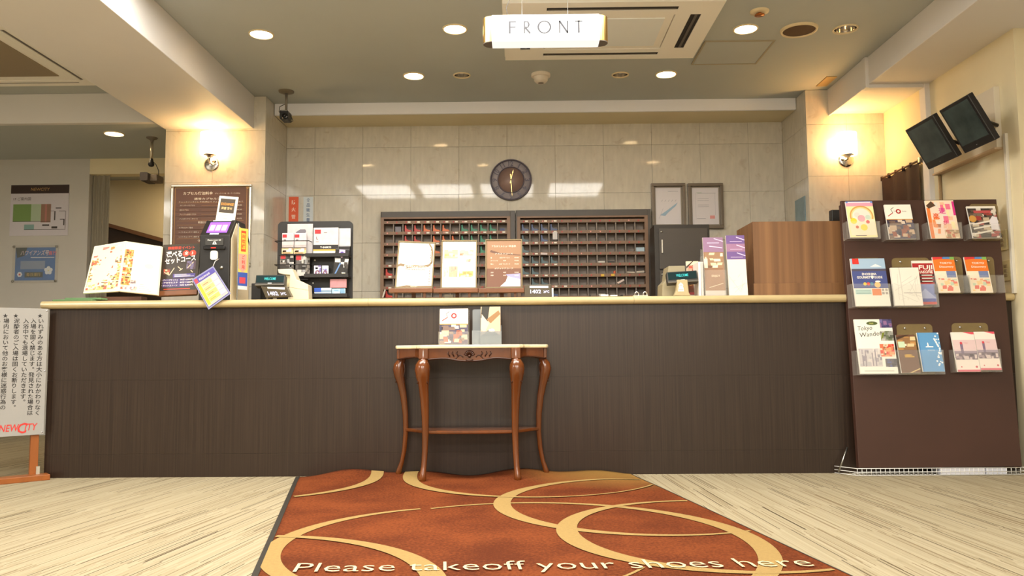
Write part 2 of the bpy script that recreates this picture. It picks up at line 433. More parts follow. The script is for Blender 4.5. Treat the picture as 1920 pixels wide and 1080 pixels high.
# luminous panels above and in front of the counter, mirrored in the marble wall
panelm = mat(DAY, 0.5, emit=PANEL_E, name='luminous_panel')
frm = mat((225,220,208), 0.5, name='panel_frame')
fillm = mat(DAY, 0.5, emit=FILL_E, name='fill_panel')
def light_panel(x0, x1, y0, y1, label, grp, z=ZC, pm=None):
    t = thing('light_panel', label, 'ceiling light', ((x0+x1)/2, (y0+y1)/2, z), group=grp)
    a, b = (x1-x0)/2, (y1-y0)/2
    MB().box(-a, a, -b, -b+0.03, -0.022, 0).box(-a, a, b-0.03, b, -0.022, 0).box(-a, -a+0.03, -b+0.03, b-0.03, -0.022, 0).box(a-0.03, a, -b+0.03, b-0.03, -0.022, 0).build('frame', t, frm)
    MB().add([(-a+.03,-b+.03,-0.012),(a-.03,-b+.03,-0.012),(a-.03,b-.03,-0.012),(-a+.03,b-.03,-0.012)], [(3,2,1,0)]).build('diffuser', t, pm or panelm, recalc=False)
for i, (x0, x1) in enumerate(((-2.02,-1.32),(-1.26,-0.56),(-0.50,0.20),(0.35,1.05))):
    light_panel(x0, x1, 3.14, 4.04, 'square luminous ceiling panel in the row before the counter, %s' % ('nearest the left beam','second from the left beam','third from the left beam','nearest the right beam')[i], 'luminous panels before the counter')
for i, (x, y) in enumerate(((-1.2,-0.2),(1.2,-0.2),(-1.2,-2.8),(1.2,-2.8),(-4.4,1.2))):  # unseen panels added for ambient fill behind the camera and in the left bay
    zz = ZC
    light_panel(x-0.8, x+0.8, y-0.8, y+0.8, ['added fill panel behind the viewer on the left','added fill panel behind the viewer on the right','added fill panel far behind on the left','added fill panel far behind on the right','added fill panel in the left bay','added fill panel under the right beam'][i], 'added fill panels out of view', zz, fillm)
# ceiling speaker
t = thing('ceiling_speaker', 'round brown ceiling speaker with cream rim', 'speaker', (SPK.x, SPK.y, ZC))
MB().lathe([(0.100,-0.006),(0.102,-0.014),(0.112,-0.014),(0.118,0.0)], 36).build('rim', t, brassring)
MB().lathe([(0.001,-0.009),(0.06,-0.009),(0.101,-0.007)], 36).build('grille', t, mat((92,66,44),0.8,bump=0.3,bscale=900))
# sprinkler and smoke detector
q = PZ(1424,21,ZC)
t = thing('sprinkler', 'small brass sprinkler head by the air conditioner', 'sprinkler', (q.x,q.y,ZC))
MB().lathe([(0.057,0.0),(0.055,-0.008),(0.03,-0.012),(0.001,-0.012)], 24).build('escutcheon', t, brassring)
MB().lathe([(0.012,-0.012),(0.012,-0.02),(0.03,-0.024),(0.03,-0.027),(0.001,-0.028)], 16).build('deflector', t, mat((190,120,70),0.3,1.0))
q = PZ(1014,139,ZC)
t = thing('smoke_detector', 'white domed smoke detector on the ceiling', 'smoke detector', (q.x,q.y,ZC))
MB().lathe([(0.071,0.0),(0.071,-0.018),(0.066,-0.022),(0.056,-0.024)], 28).build('base', t, mat((225,215,200),0.45))
d = MB().lathe([(0.056,-0.02),(0.05,-0.05),(0.036,-0.066),(0.001,-0.068)], 28).build('dome', t, mat((220,210,196),0.45))
MB().lathe([(0.022,-0.068),(0.018,-0.070),(0.001,-0.070)], 16).build('sensor', t, mat((130,120,110),0.5))
# access hatch
h4 = [PZ(x,y,ZC) for x,y in ((1322,75),(1455,78),(1408,119),(1300,118))]
hx0, hx1 = h4[3].x, (h4[1].x+h4[2].x)/2; hy0, hy1 = (h4[0].y+h4[1].y)/2, (h4[2].y+h4[3].y)/2
t = thing('access_hatch', 'flat ceiling access hatch beside the air conditioner', 'hatch', ((hx0+hx1)/2,(hy0+hy1)/2,ZC))
a, b_ = (hx1-hx0)/2, (hy1-hy0)/2
MB().box(-a,a,-b_,b_,-0.004,0).build('panel', t, ceilpaint)
MB().box(-a-.012,a+.012,-b_-.012,-b_,-0.007,0).box(-a-.012,a+.012,b_,b_+.012,-0.007,0).box(-a-.012,-a,-b_,b_,-0.007,0).box(a,a+.012,-b_,b_,-0.007,0).build('frame', t, mat((168,158,134),0.6))
q0, q1 = PZ(1530,161,ZC), PZ(1570,143,ZC)
t = tag(MB().box(q0.x,q1.x,q1.y,q0.y,-0.006,0).build('ceiling_plate', m=mat((190,160,100),0.5), bevel=0.002), 'small yellowish blank plate on the ceiling near the right pillar', 'plate'); t.location.z = ZC
# ---- cassette air conditioner
acw = mat((246,242,232), 0.45, name='ac_plastic')
dk = mat((40,36,33), 0.7)
def cassette(x0, x1, y0, y1, label, name='air_conditioner', gk=0.60, fcol=(236,240,240)):
    t = thing(name, label, 'air conditioner', ((x0+x1)/2, (y0+y1)/2, ZC))
    a, b = (x1-x0)/2, (y1-y0)/2; zb = -0.035
    # panel as a frame around four slots and the middle grille
    gx, gy = a*gk, b*gk; sx0, sx1 = (a*0.74, a*0.84) if gk < 0.7 else (a*0.86, a*0.90); sy0, sy1 = (b*0.74, b*0.85) if gk < 0.7 else (b*0.87, b*0.90); lx, ly = a*0.64, b*0.62
    mb = MB()
    X = [-a, -sx1, -sx0, -gx, gx, sx0, sx1, a]; Yy = [-b, -sy1, -sy0, -gy, gy, sy0, sy1, b]
    for i in range(7):
        for j in range(7):
            slot = (i in (1,5) and j == 3) or (j in (1,5) and i == 3); grl = i == 3 and j == 3
            if not slot and not grl: mb.box(X[i], X[i+1], Yy[j], Yy[j+1], zb, 0)
    bm_o = mb.build('panel', t, acw)
    for i, j in ((1,3),(5,3),(3,1),(3,5)):
        s_ = MB().box(X[i], X[i+1], Yy[j], Yy[j+1], zb+0.006, 0).build('slot', t, dk)
        if j == 3: f = MB().box((X[i]+X[i+1])/2-0.004, (X[i]+X[i+1])/2+0.012, Yy[j]+.01, Yy[j+1]-.01, zb+0.002, zb+0.006)
        else: f = MB().box(X[i]+.01, X[i+1]-.01, (Yy[j]+Yy[j+1])/2+0.006, (Yy[j]+Yy[j+1])/2+0.016, zb+0.002, zb+0.006)
        f.build('louvre', s_, mat((96,88,78),0.5))
    g = MB().box(-gx+0.004, gx-0.004, -gy+0.004, gy-0.004, zb+0.004, 0).build('intake_grille', t, acw, bevel=0.004)
    MB().box(-gx*0.86, gx*0.86, -gy*0.80, gy*0.80, zb-0.001, zb+0.01).build('filter_panel', g, mat(fcol,0.6,bump=0.3,bscale=500))
    MB().box(-a-0.004,a+0.004,-b-0.004,b+0.004,-0.008,0).build('rim', t, acw)
    return t
cassette(-0.087, 1.208, 4.485, 5.39, 'white ceiling cassette air conditioner behind the FRONT sign')
q = PZ(185,159,ZC-0.03)
t = cassette(q.x-1.25, q.x+0.02, q.y-1.15, q.y, 'beige ceiling cassette air conditioner in the left bay', gk=0.80, fcol=(150,134,108))
light_panel(-3.6, -3.0, 7.65, 8.25, 'added fill panel inside the curtained alcove', 'added fill panels out of view', 2.60, mat((255,226,180), 0.5, emit=4.5))  # panel added out of sight to brighten the alcove
# ================================================================ COUNTER
def onplane(px, py, ob, y=0.0):
    """local (x, z) where the photograph's pixel meets the local plane y of ob"""
    bpy.context.view_layer.update()
    mi = ob.matrix_world.inverted(); o = mi @ CPOS; d = mi.to_3x3() @ ray(px, py)
    t = (y-o.y)/d.y
    p = o+d*t
    return p.x, p.z
def stripewood(c1, c2, scale, rough=0.4, name='striped_wood', contrast=(0.35,0.65)):
    m = bpy.data.materials.new(name); m.use_nodes = True; N, L = nodes_of(m); b = N['Principled BSDF']
    b.inputs['Roughness'].default_value = rough
    tc = N.new('ShaderNodeTexCoord'); mp = N.new('ShaderNodeMapping'); mp.inputs['Scale'].default_value = (1,1,0.012); L.new(tc.outputs['Object'], mp.inputs[0])
    n = N.new('ShaderNodeTexNoise'); n.inputs['Scale'].default_value = scale; n.inputs['Detail'].default_value = 4; L.new(mp.outputs[0], n.inputs['Vector'])
    r = N.new('ShaderNodeValToRGB'); r.color_ramp.elements[0].position = contrast[0]; r.color_ramp.elements[1].position = contrast[1]
    r.color_ramp.elements[0].color = rgb(c1); r.color_ramp.elements[1].color = rgb(c2)
    L.new(n.outputs['Fac'], r.inputs[0]); L.new(r.outputs[0], b.inputs['Base Color'])
    bp = N.new('ShaderNodeBump'); bp.inputs['Strength'].default_value = 0.15; bp.inputs['Distance'].default_value = 0.002; L.new(n.outputs['Fac'], bp.inputs['Height']); L.new(bp.outputs[0], b.inputs['Normal'])
    return m
lam = stripewood((38,25,17), (52,38,28), 130, 0.36, 'dark_striped_laminate')
CX0, CX1 = P(88,730,CF).x, RW-0.004
ct = thing('reception_counter', 'long dark striped wood reception counter across the lobby', 'counter', ((CX0+CX1)/2, CF, 0))
hw = (CX1-CX0)/2
MB().box(-hw+0.004, hw-0.004, 0.02, 0.50, 0, 0.985).build('carcass', ct, mat((40,30,24),0.6))
zs = [0.0, P(1100,846,CF).z, P(1100,706,CF).z, 0.985]
xc = [-hw, -hw+0.92, -hw+1.86, -hw+2.79, -hw+3.72, -hw+4.66, hw]
for i in range(6):
    for j in range(3):
        MB().box(xc[i], xc[i+1], 0.0, 0.02, zs[j]+0.00025, zs[j+1]-0.00025).build('panel', ct, lam)
# cream bullnosed worktop in three lengths
cream = mat((190,170,126), 0.22, noise=0.05, scale=14, name='cream_stone')
wt = thing('counter_top', 'cream stone worktop with rounded edge on the counter', 'worktop', ((CX0+CX1)/2, CF, 0.985))
wx0, wx1 = P(75,574,CF-0.04).x-(CX0+CX1)/2, hw+0.0
sx = [wx0, P(690,560,CF-0.04).x-(CX0+CX1)/2, P(1189,560,CF-0.04).x-(CX0+CX1)/2, wx1]
hT = CT-0.985
prof = [(0.56,0.0),(0.56,hT)]+[(-0.04+hT/2+ -hT/2*math.sin(a), hT/2+hT/2*math.cos(a)) for a in [PI*k/8 for k in range(9)]]
for a, b_ in zip(sx[:-1], sx[1:]):
    mb = MB(); mb.prism(prof, a+0.0006, b_-0.0006, 'x'); mb.build('slab', wt, cream)
# ================================================================ RUG
RA = (-0.2076,)
def rug_x(side, y):
    return (-0.847 + (y-2.619)*(-0.2120)) if side < 0 else (1.012 + (y-2.585)*(-0.1855))
RY0, RY1 = 2.15, 4.672
def rug_h(x, y):
    k = max(0.0, (y-4.25)/0.42)
    return 0.009 + k*k*(0.016 + 0.014*math.sin(x*6.3+0.9) + 0.010*math.sin(x*13+2.0)) + 0.003*k*math.sin(x*5+y*9)
def rugmat():
    m = bpy.data.materials.new('rug_pile'); m.use_nodes = True; N, L = nodes_of(m); b = N['Principled BSDF']
    b.inputs['Roughness'].default_value = 0.9; b.inputs['Specular IOR Level'].default_value = 0.15; b.inputs['Sheen Weight'].default_value = 0.0
    tc = N.new('ShaderNodeTexCoord')
    n = N.new('ShaderNodeTexNoise'); n.inputs['Scale'].default_value = 90; n.inputs['Detail'].default_value = 4; L.new(tc.outputs['Object'], n.inputs['Vector'])
    n3 = N.new('ShaderNodeTexNoise'); n3.inputs['Scale'].default_value = 3; L.new(tc.outputs['Object'], n3.inputs['Vector'])
    ad = N.new('ShaderNodeMath'); ad.operation = 'ADD'; L.new(n.outputs['Fac'], ad.inputs[0]); L.new(n3.outputs['Fac'], ad.inputs[1])
    r = N.new('ShaderNodeValToRGB'); r.color_ramp.elements[0].position = 0.40; r.color_ramp.elements[1].position = 0.62
    mh = N.new('ShaderNodeMath'); mh.operation = 'MULTIPLY'; mh.inputs[1].default_value = 0.5; L.new(ad.outputs[0], mh.inputs[0])
    r.color_ramp.elements[0].color = rgb((90,40,16)); r.color_ramp.elements[1].color = rgb((124,62,28)); L.new(mh.outputs[0], r.inputs[0])
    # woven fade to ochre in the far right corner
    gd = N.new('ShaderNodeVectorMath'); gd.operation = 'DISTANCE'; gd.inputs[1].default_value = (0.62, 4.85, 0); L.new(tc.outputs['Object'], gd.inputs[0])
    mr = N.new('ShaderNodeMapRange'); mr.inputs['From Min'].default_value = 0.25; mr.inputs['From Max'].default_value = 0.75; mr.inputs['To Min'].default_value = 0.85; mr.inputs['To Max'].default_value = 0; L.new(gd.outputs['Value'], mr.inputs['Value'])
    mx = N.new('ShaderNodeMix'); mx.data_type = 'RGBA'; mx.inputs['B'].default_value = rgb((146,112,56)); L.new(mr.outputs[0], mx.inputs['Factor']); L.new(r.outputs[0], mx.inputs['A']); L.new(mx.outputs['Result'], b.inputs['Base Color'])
    n2 = N.new('ShaderNodeTexNoise'); n2.inputs['Scale'].default_value = 420; L.new(tc.outputs['Object'], n2.inputs['Vector'])
    bp = N.new('ShaderNodeBump'); bp.inputs['Strength'].default_value = 0.5; bp.inputs['Distance'].default_value = 0.004; L.new(n2.outputs['Fac'], bp.inputs['Height']); L.new(bp.outputs[0], b.inputs['Normal'])
    return m
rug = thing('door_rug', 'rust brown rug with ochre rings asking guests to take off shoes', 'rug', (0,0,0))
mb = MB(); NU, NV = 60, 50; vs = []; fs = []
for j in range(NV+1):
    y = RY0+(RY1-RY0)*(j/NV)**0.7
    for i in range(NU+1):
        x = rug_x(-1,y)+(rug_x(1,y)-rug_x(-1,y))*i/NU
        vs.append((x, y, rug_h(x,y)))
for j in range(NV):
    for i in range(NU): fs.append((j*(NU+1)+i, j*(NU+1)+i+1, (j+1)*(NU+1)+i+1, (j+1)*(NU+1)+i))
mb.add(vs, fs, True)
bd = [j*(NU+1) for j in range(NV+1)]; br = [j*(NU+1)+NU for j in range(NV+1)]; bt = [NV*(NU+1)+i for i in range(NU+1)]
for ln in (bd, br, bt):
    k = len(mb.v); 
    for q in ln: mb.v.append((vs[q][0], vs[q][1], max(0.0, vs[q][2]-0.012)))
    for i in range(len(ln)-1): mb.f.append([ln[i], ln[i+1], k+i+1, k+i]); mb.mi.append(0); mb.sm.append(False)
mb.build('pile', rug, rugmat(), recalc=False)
# dark binding along the left edge
mb = MB(); vs = []
for j in range(NV+1):
    y = RY0+(RY1-RY0)*j/NV; x = rug_x(-1,y)
    vs += [(x-0.022, y, 0.001), (x-0.018, y, rug_h(x,y)+0.001), (x+0.004, y, rug_h(x,y)+0.0015)]
mb.add(vs, [(3*j+i, 3*j+i+1, 3*j+i+4, 3*j+i+3) for j in range(NV) for i in (0,1)])
mb.build('binding', rug, mat((40,33,22),0.8))
mb = MB(); vs = []
for j in range(NV+1):
    y = RY0+(RY1-RY0)*j/NV; x = rug_x(1,y)
    vs += [(x-0.002, y, rug_h(x,y)+0.001), (x+0.006, y, rug_h(x,y)), (x+0.008, y, 0.001)]
mb.add(vs, [(3*j+i, 3*j+i+1, 3*j+i+4, 3*j+i+3) for j in range(NV) for i in (0,1)])
mb.build('binding', rug, mat((40,33,22),0.8))
ochre = mat((160,130,74), 0.9, bump=0.4, bscale=400, noise=0.08, scale=80, name='ochre_yarn')
RZ = [0.0]
def ring(cx, cy, r, th0, w0, w1, a0=0, a1=360):
    mb = MB(); vs = []; fs = []; N_ = 260; last = False
    for k in range(N_+1):
        a = math.radians(a0+(a1-a0)*k/N_)
        wd = w0+(w1-w0)*((1+math.cos(a-math.radians(th0)))/2)**3
        y = cy+r*math.sin(a); x = cx+r*math.cos(a)
        ok = RY0 < y < RY1-0.003 and rug_x(-1,y)+0.004 < x < rug_x(1,y)-0.003
        if ok:
            for rr in (r-wd/2, r+wd/2):
                X = cx+rr*math.cos(a); Y_ = min(RY1-0.002, cy+rr*math.sin(a))
                X = min(max(X, rug_x(-1,Y_)), rug_x(1,Y_))
                vs.append((X, Y_, rug_h(X,Y_)+0.0022+RZ[0]))
            if last: n = len(vs); fs.append((n-4, n-3, n-1, n-2))
        last = ok
    mb.add(vs, fs, True); RZ[0] += 0.0003; return mb.build('ring_motif', rug, ochre)
ring(-0.207,3.008,0.693, 195, 0.012, 0.075, 111, 330)
ring(0.029,2.956,0.827, -5, 0.018, 0.080, -100, 122)
ring(0.584,3.782,0.676, 185, 0.015, 0.080)
ring(0.786,3.196,0.611, 190, 0.015, 0.085)
ring(-1.018,2.368,0.764, 10, 0.012, 0.08)
ring(-1.481,4.536,0.665, 10, 0.014, 0.07)
ring(0.077,4.628,0.707, 180, 0.014, 0.08)
vs, fs, x0, x1, y0, y1 = glyphs('Please takeoff your shoes here', -0.006)
k = 1.68/(x1-x0); ky = 0.112/0.72
mb = MB(); p0 = Vector((-0.735,2.612)); dr = Vector((1.0,0.022)); nn = Vector((-0.10,1.0))
out = []
for a, b_ in vs:
    q = p0+dr*((a-x0)*k)+nn*(b_*ky); out.append((q.x, q.y, rug_h(q.x,q.y)+0.0055))

def islands(vs, fs):
    par = list(range(len(vs)))
    def find(i):
        while par[i] != i: par[i] = par[par[i]]; i = par[i]
        return i
    for f in fs:
        for j in f[1:]: par[find(f[0])] = find(j)
    grp = {}
    for f in fs: grp.setdefault(find(f[0]), []).append(f)
    res = []
    for g in grp.values():
        ids = sorted({i for f in g for i in f}); mp_ = {i: k for k, i in enumerate(ids)}
        res.append(([vs[i] for i in ids], [tuple(mp_[i] for i in f) for f in g]))
    return res
for lv, lf in islands(out, fs):
    MB().add(lv, lf).build('letter', rug, mat((206,190,150),0.9), recalc=False)
# ================================================================ CONSOLE TABLE
walnut = mat((100,52,19), 0.22, noise=0.30, scale=10, stretch=(1,1,0.25), coat=0.3, name='polished_walnut')
walnutd = mat((60,30,14), 0.35, noise=0.2, scale=12, name='dark_walnut')
TX, TY = -0.281, 4.655      # centre of the back edge
tb = thing('console_table', 'carved walnut console table with curved legs and cream marble top', 'table', (TX, TY, 0))
TZ = 0.752
def plan(s, half, dp):      # half outline from the back to the front centre, s = -1 or 1
    pts = [(s*half, 0.0), (s*half, -0.035), (s*(half-0.010), -0.065), (s*(half-0.055), -0.095), (s*(half-0.105), -0.125), (s*(half-0.135), -0.160), (s*(half-0.145), -0.200), (s*(half-0.165), -0.222)]
    n = 8; xl = half-0.165
    for i in range(1, n+1):
        x = xl*(1-i/n); pts.append((s*x, -0.222-(dp-0.222)*(1-(x/xl)**2)))
    return pts
def outline(half, dp):
    L_ = plan(-1, half, dp); R_ = plan(1, half, dp)
    return L_+R_[::-1][1:]
tp = MB(); ol = outline(0.440, 0.262)
tp.prism(ol, 0.732, TZ, 'z'); tp.build('marble_top', tb, mat((240,224,180),0.2,noise=0.05,scale=20), bevel=0.006, bseg=3)
# apron following the outline, with scalloped lower edge
ol = outline(0.420, 0.240)
mb = MB(); vs = []; fs = []
def scal(x):
    ax = abs(x)
    if ax < 0.24: return 0.064 + 0.010*max(0, math.cos(ax/0.11*PI/2)) - 0.006*math.sin(min(1,max(0,(ax-0.08)/0.14))*PI)
    return 0.062 - 0.012*math.sin(min(1,(ax-0.26)/0.14)*PI)
for i, (x, y) in enumerate(ol):
    zb_ = 0.732-scal(x); yi = min(0, y+0.018); xi = x*0.955
    vs += [(x,y,0.732),(x,y,zb_),(xi,yi,zb_),(xi,yi,0.732)]
n = len(ol)
for i in range(n-1):
    for j in range(4): fs.append((4*i+j, 4*i+(j+1)%4, 4*(i+1)+(j+1)%4, 4*(i+1)+j))
fs += [(0,1,2,3), (4*n-1,4*n-2,4*n-3,4*n-4)]
mb.add(vs, fs); ap = mb.build('apron', tb, walnut)
mb = MB(); mb.tube([(x*1.004, y-0.002, 0.732-scal(x)+0.004) for x, y in ol], 0.0045, 6); mb.build('apron_bead', ap, walnutd)
# carved shell and scrolls
mb = MB(); cz = 0.695; cy = -0.244
for k in range(7):
    a = PI*(0.12+0.76*k/6)
    mb.tube([(0.008*math.cos(a), cy+0.002, cz-0.006+0.008*math.sin(a)), (0.02*math.cos(a), cy-0.004, cz-0.006+0.022*math.sin(a)), (0.030*math.cos(a), cy-0.001, cz-0.006+0.032*math.sin(a))], [0.003,0.0055,0.006], 6)
mb.lathe([(0.001,-0.010),(0.009,-0.005),(0.010,0.004)], 10, (0, cy, cz-0.006), 'y')
mb.tube([(-0.02,cy,cz-0.026),(0,cy-0.003,cz-0.030),(0.02,cy,cz-0.026)], 0.004, 6)
mb.build('shell_carving', ap, walnutd)
for s in (-1, 1):
    mb = MB()
    mb.tube([(s*(0.035+0.018*t), cy+0.004+0.010*(t/4.0)**2, cz-0.012+0.012*math.sin(t*1.7)) for t in [i*0.25 for i in range(20)]], 0.0035, 6)
    for q in (0.06, 0.085, 0.108):
        mb.tube([(s*q, cy+0.006, cz-0.008), (s*(q+0.012), cy+0.003, cz+0.010), (s*(q+0.006), cy+0.006, cz+0.020)], [0.004,0.004,0.002], 6)
    mb.build('scroll_carving', ap, walnutd)
# cabriole legs
def leg(cx, cy, sx_, sy_, kind):
    mb = MB()
    # (z, outward offset, radius)
    prof = [(0.732,0.0,0.026),(0.672,0.0,0.027),(0.660,0.004,0.030),(0.640,0.010,0.041),(0.615,0.013,0.043),(0.58,0.010,0.038),(0.53,0.002,0.029),(0.46,-0.008,0.0245),(0.36,-0.016,0.021),(0.26,-0.018,0.0185),(0.16,-0.012,0.0165),(0.09,-0.002,0.0155),(0.05,0.008,0.018),(0.028,0.013,0.021),(0.012,0.012,0.017),(0.0,0.010,0.015)]
    if kind == 'back': prof = [(z, o*1.35+ (0.0 if z>0.5 else 0.0), r*0.80) for z, o, r in prof]
    zoff = 0.010 if kind == 'front' else 0.0
    L_ = math.hypot(sx_, sy_)
    pts = [(cx+sx_/L_*o, cy+sy_/L_*o, max(z, zoff)) for z, o, r in prof]
    mb.tube(pts, [r for z, o, r in prof], 14)
    lg = mb.build('leg', tb, walnut)
    b2 = MB().box(cx-0.026, cx+0.026, cy-0.026, cy+0.026, 0.674, 0.733)
    b2.build('corner_block', lg, walnut, bevel=0.004)
    for s in (-1, 1):          # carved scroll along the knee
        b3 = MB(); pl = [(0.658,0.024),(0.640,0.034),(0.615,0.037),(0.585,0.030),(0.560,0.022),(0.548,0.026),(0.540,0.030)]
        f = 1.0 if kind == 'front' else 0.8
        b3.tube([(cx+sx_/L_*0.010+s*o*f, cy+sy_/L_*0.010-0.016*f, z) for z, o in pl], 0.0035, 6)
        b3.build('knee_carving', lg, walnutd)
    return lg
leg(-0.405, -0.022, -1, 0, 'back'); leg(0.405, -0.022, 1, 0, 'back')
leg(-0.255, -0.215, -0.45, -1, 'front'); leg(0.255, -0.215, 0.45, -1, 'front')
so = []
for s in (-1, 1):
    h = [(s*0.39,-0.005),(s*0.39,-0.03),(s*0.34,-0.075),(s*0.28,-0.15),(s*0.24,-0.195)]+[(s*0.24*(1-i/6), -0.195-0.02*(1-(1-i/6)**2)) for i in range(1,7)]
    so = h if s < 0 else so+h[::-1][1:]
mb = MB(); mb.prism(so, 0.262, 0.280, 'z'); mb.build('shelf', tb, walnut, bevel=0.005)
# ================================================================ PRINTED MATTER HELPERS
def pal(cols, rough=0.45): return [mat(c, rough) for c in cols]
def photo(pr, x0, x1, z0, z1, cols, nx, nz, seed, dy=0.0):
    rnd = random.Random(seed); ms = pal(cols)
    pr.rect(x0, x1, z0, z1, ms[0], dy)
    w_, h_ = (x1-x0)/nx, (z1-z0)/nz
    for i in range(nx):
        for j in range(nz):
            if rnd.random() < 0.75:
                cx, cz = x0+w_*(i+rnd.random()), z0+h_*(j+rnd.random()); a, b = w_*rnd.uniform(.3,.8), h_*rnd.uniform(.25,.7)
                a0, a1, b0, b1 = max(x0,cx-a), min(x1,cx+a), max(z0,cz-b), min(z1,cz+b)
                sk = w_*0.2*rnd.uniform(-1,1)
                pr.poly([(a0,b0),(a1,b0),(min(x1,max(x0,a1+sk)),b1),(min(x1,max(x0,a0+sk)),b1)], ms[rnd.randrange(1,len(ms))], dy+0.00004*(1+rnd.randrange(6)))
paper = mat((240,234,222), 0.5, name='paper')
acryl = mat((226,222,212), 0.06, alpha=0.09, name='clear_acrylic')
acrylgrey = mat((150,156,160), 0.12, alpha=0.55, name='grey_acrylic')
steelpin = mat((200,200,205), 0.2, 1.0)
def D_arch(p, w, h):
    p.rect(0,w,0,h,mat((248,232,170),.5)); p.rect(0,w,h*.86,h,mat((244,160,178),.5),1e-4); p.rect(0,w,h*.95,h,mat((120,150,210),.5),2e-4); p.rect(w*.08,w*.92,h*.955,h*.99,mat((250,220,225),.5),3e-4)
    for i, c in enumerate(((214,160,84),(240,214,150),(232,226,210))):
        p.disc(w*.52, h*.58, w*(.44-.05*i), mat(c,.5), 4e-4+1e-4*i, 24, h*(.30-.04*i))
    p.rect(w*.04,w*.98,h*.05,h*.50,mat((250,226,196),.5),8e-4)
    for x,z,r,c in ((.2,.45,.12,(246,214,70)),(.5,.52,.14,(244,170,176)),(.75,.55,.1,(200,214,196)),(.55,.27,.13,(246,216,80)),(.35,.62,.1,(226,214,200)),(.72,.42,.07,(214,84,84)),(.3,.28,.06,(214,110,80))):
        p.disc(w*x,h*z,w*r,mat(c,.5),1e-3)
    p.text('HELLO',w*.62,h*.14,h*.03,mat((150,120,110),.5),dy=1e-3) if False else None
    p.rect(w*.2,w*.6,h*.035,h*.055,mat((120,110,100),.5),1e-3)
def D_stay(p, w, h):
    photo(p,0,w,0,h*.55,[(70,62,84),(120,96,84),(200,170,140),(150,80,60),(44,40,62),(220,200,180)],6,5,3)
    p.rect(0,w,h*.55,h,mat((248,240,226),.5),1e-4); p.rect(0,w,h*.55,h*.575,mat((206,140,60),.5),2e-4)
    red = mat((178,36,36),.5)
    p.ring(w*.5,h*.80,w*.05,w*.10,red,3e-4); p.text('THE',w*.56-w*.24,h*.785,h*.035,mat((90,70,70),.5),dy=3e-4); p.text('Guide',w*.64,h*.785,h*.035,mat((90,70,70),.5),dy=3e-4)
    p.line((w*.08,h*.66),(w*.28,h*.76),w*.03,red,3e-4); p.line((w*.28,h*.76),(w*.22,h*.86),w*.02,mat((60,50,50),.5),3e-4); p.line((w*.22,h*.86),(w*.34,h*.92),w*.02,mat((60,50,50),.5),3e-4)
def D_pinkorange(p, w, h):
    p.rect(0,w,0,h,mat((252,226,196),.5)); p.rect(0,w*.12,0,h*.8,mat((240,130,60),.5),1e-4); p.rect(w*.92,w,h*.6,h*.97,mat((224,50,140),.5),1e-4)
    photo(p,w*.14,w*.92,h*.08,h*.95,[(250,224,204),(248,196,160),(244,120,150),(250,236,180),(246,150,90),(236,226,214)],5,6,9,1e-4)
    p.poly([(0,h*.86),(w*.2,h*.98),(w*.34,h*.86),(w*.08,h*.78)],mat((90,64,44),.5),6e-4)
    p.text('遊',w*.42,h*.66,h*.12,mat((226,60,150),.5),dy=7e-4,bold=.02); p.text('楽',w*.18,h*.52,h*.12,mat((236,100,50),.5),dy=7e-4,bold=.02); p.text('び',w*.5,h*.36,h*.09,mat((222,70,110),.5),dy=7e-4,bold=.02)
    photo(p,w*.5,w,0,h*.22,[(220,190,150),(170,140,100),(246,226,196),(200,110,80)],4,3,8,8e-4)
def D_dark(p, w, h):
    photo(p,0,w,0,h*.93,[(54,46,42),(120,104,88),(220,210,196),(90,74,62),(160,60,54),(200,180,150)],6,9,21)
    p.disc(w*.12,h*.60,w*.13,mat((206,150,70),.5),6e-4); p.poly([(w*.7,h*.25),(w*.98,h*.25),(w*.98,h*.65),(w*.82,h*.68),(w*.7,h*.55)],mat((226,220,224),.5),7e-4)
    p.text('TOKYO DINING',w*.1,h*.8,h*.06,mat((220,90,90),.5),w=w*.75,dy=8e-4) if False else p.rect(w*.2,w*.8,h*.78,h*.86,mat((190,80,80),.5),8e-4)
    for z in (.12,.28,.42): p.line((w*.08,h*z),(w*.7,h*(z+.1)),h*.05,mat((232,224,210),.5),9e-4)
def D_gourmet(p, w, h):
    p.rect(0,w,0,h,mat((236,232,216),.5)); p.rect(0,w,h*.37,h*.78,mat((74,84,140),.5),1e-4); p.rect(0,w,h*.76,h,mat((166,192,216),.5),1e-4); p.rect(0,w,h*.73,h*.78,mat((84,78,96),.5),2e-4)
    p.poly([(w*.55,h*.82),(w*.72,h*.88),(w*.9,h*.82)],mat((244,240,240),.5),2e-4); p.rect(w*.05,w*.24,h*.88,h,mat((214,52,44),.5),3e-4)
    wt_ = mat((246,240,226),.5)
    p.text('ENOSHIMA',w*.5,h*.645,h*.05,wt_,w=w*.42,align='c',bold=.02,dy=4e-4); p.text('GOURMET♥GUIDE',w*.5,h*.575,h*.05,wt_,w=w*.74,align='c',bold=.02,dy=4e-4)
    for i, c in enumerate(((220,190,70),(214,80,60),(90,140,160))): p.disc(w*(.34+.1*i),h*.46,w*.05,mat(c,.5),4e-4)
    p.rect(w*.03,w*.5,h*.24,h*.35,mat((190,222,214),.5),4e-4)
    p.disc(w*.70,h*.44,w*.09,mat((230,190,120),.5),5e-4); p.rect(w*.52,w*.78,h*.22,h*.36,mat((226,128,70),.5),5e-4); p.disc(w*.72,h*.51,w*.08,mat((246,240,230),.5),6e-4,rz=h*.02)
    for i in range(3): p.rect(w*.05,w*.48,h*(.255+.03*i),h*(.265+.03*i),mat((130,160,150),.5),6e-4)
    for i in range(4): p.rect(w*(.80+.1*(i%2)),w*(.87+.1*(i%2)),h*(.24+.07*(i//2)),h*(.29+.07*(i//2)),mat((170,160,150),.5),6e-4)
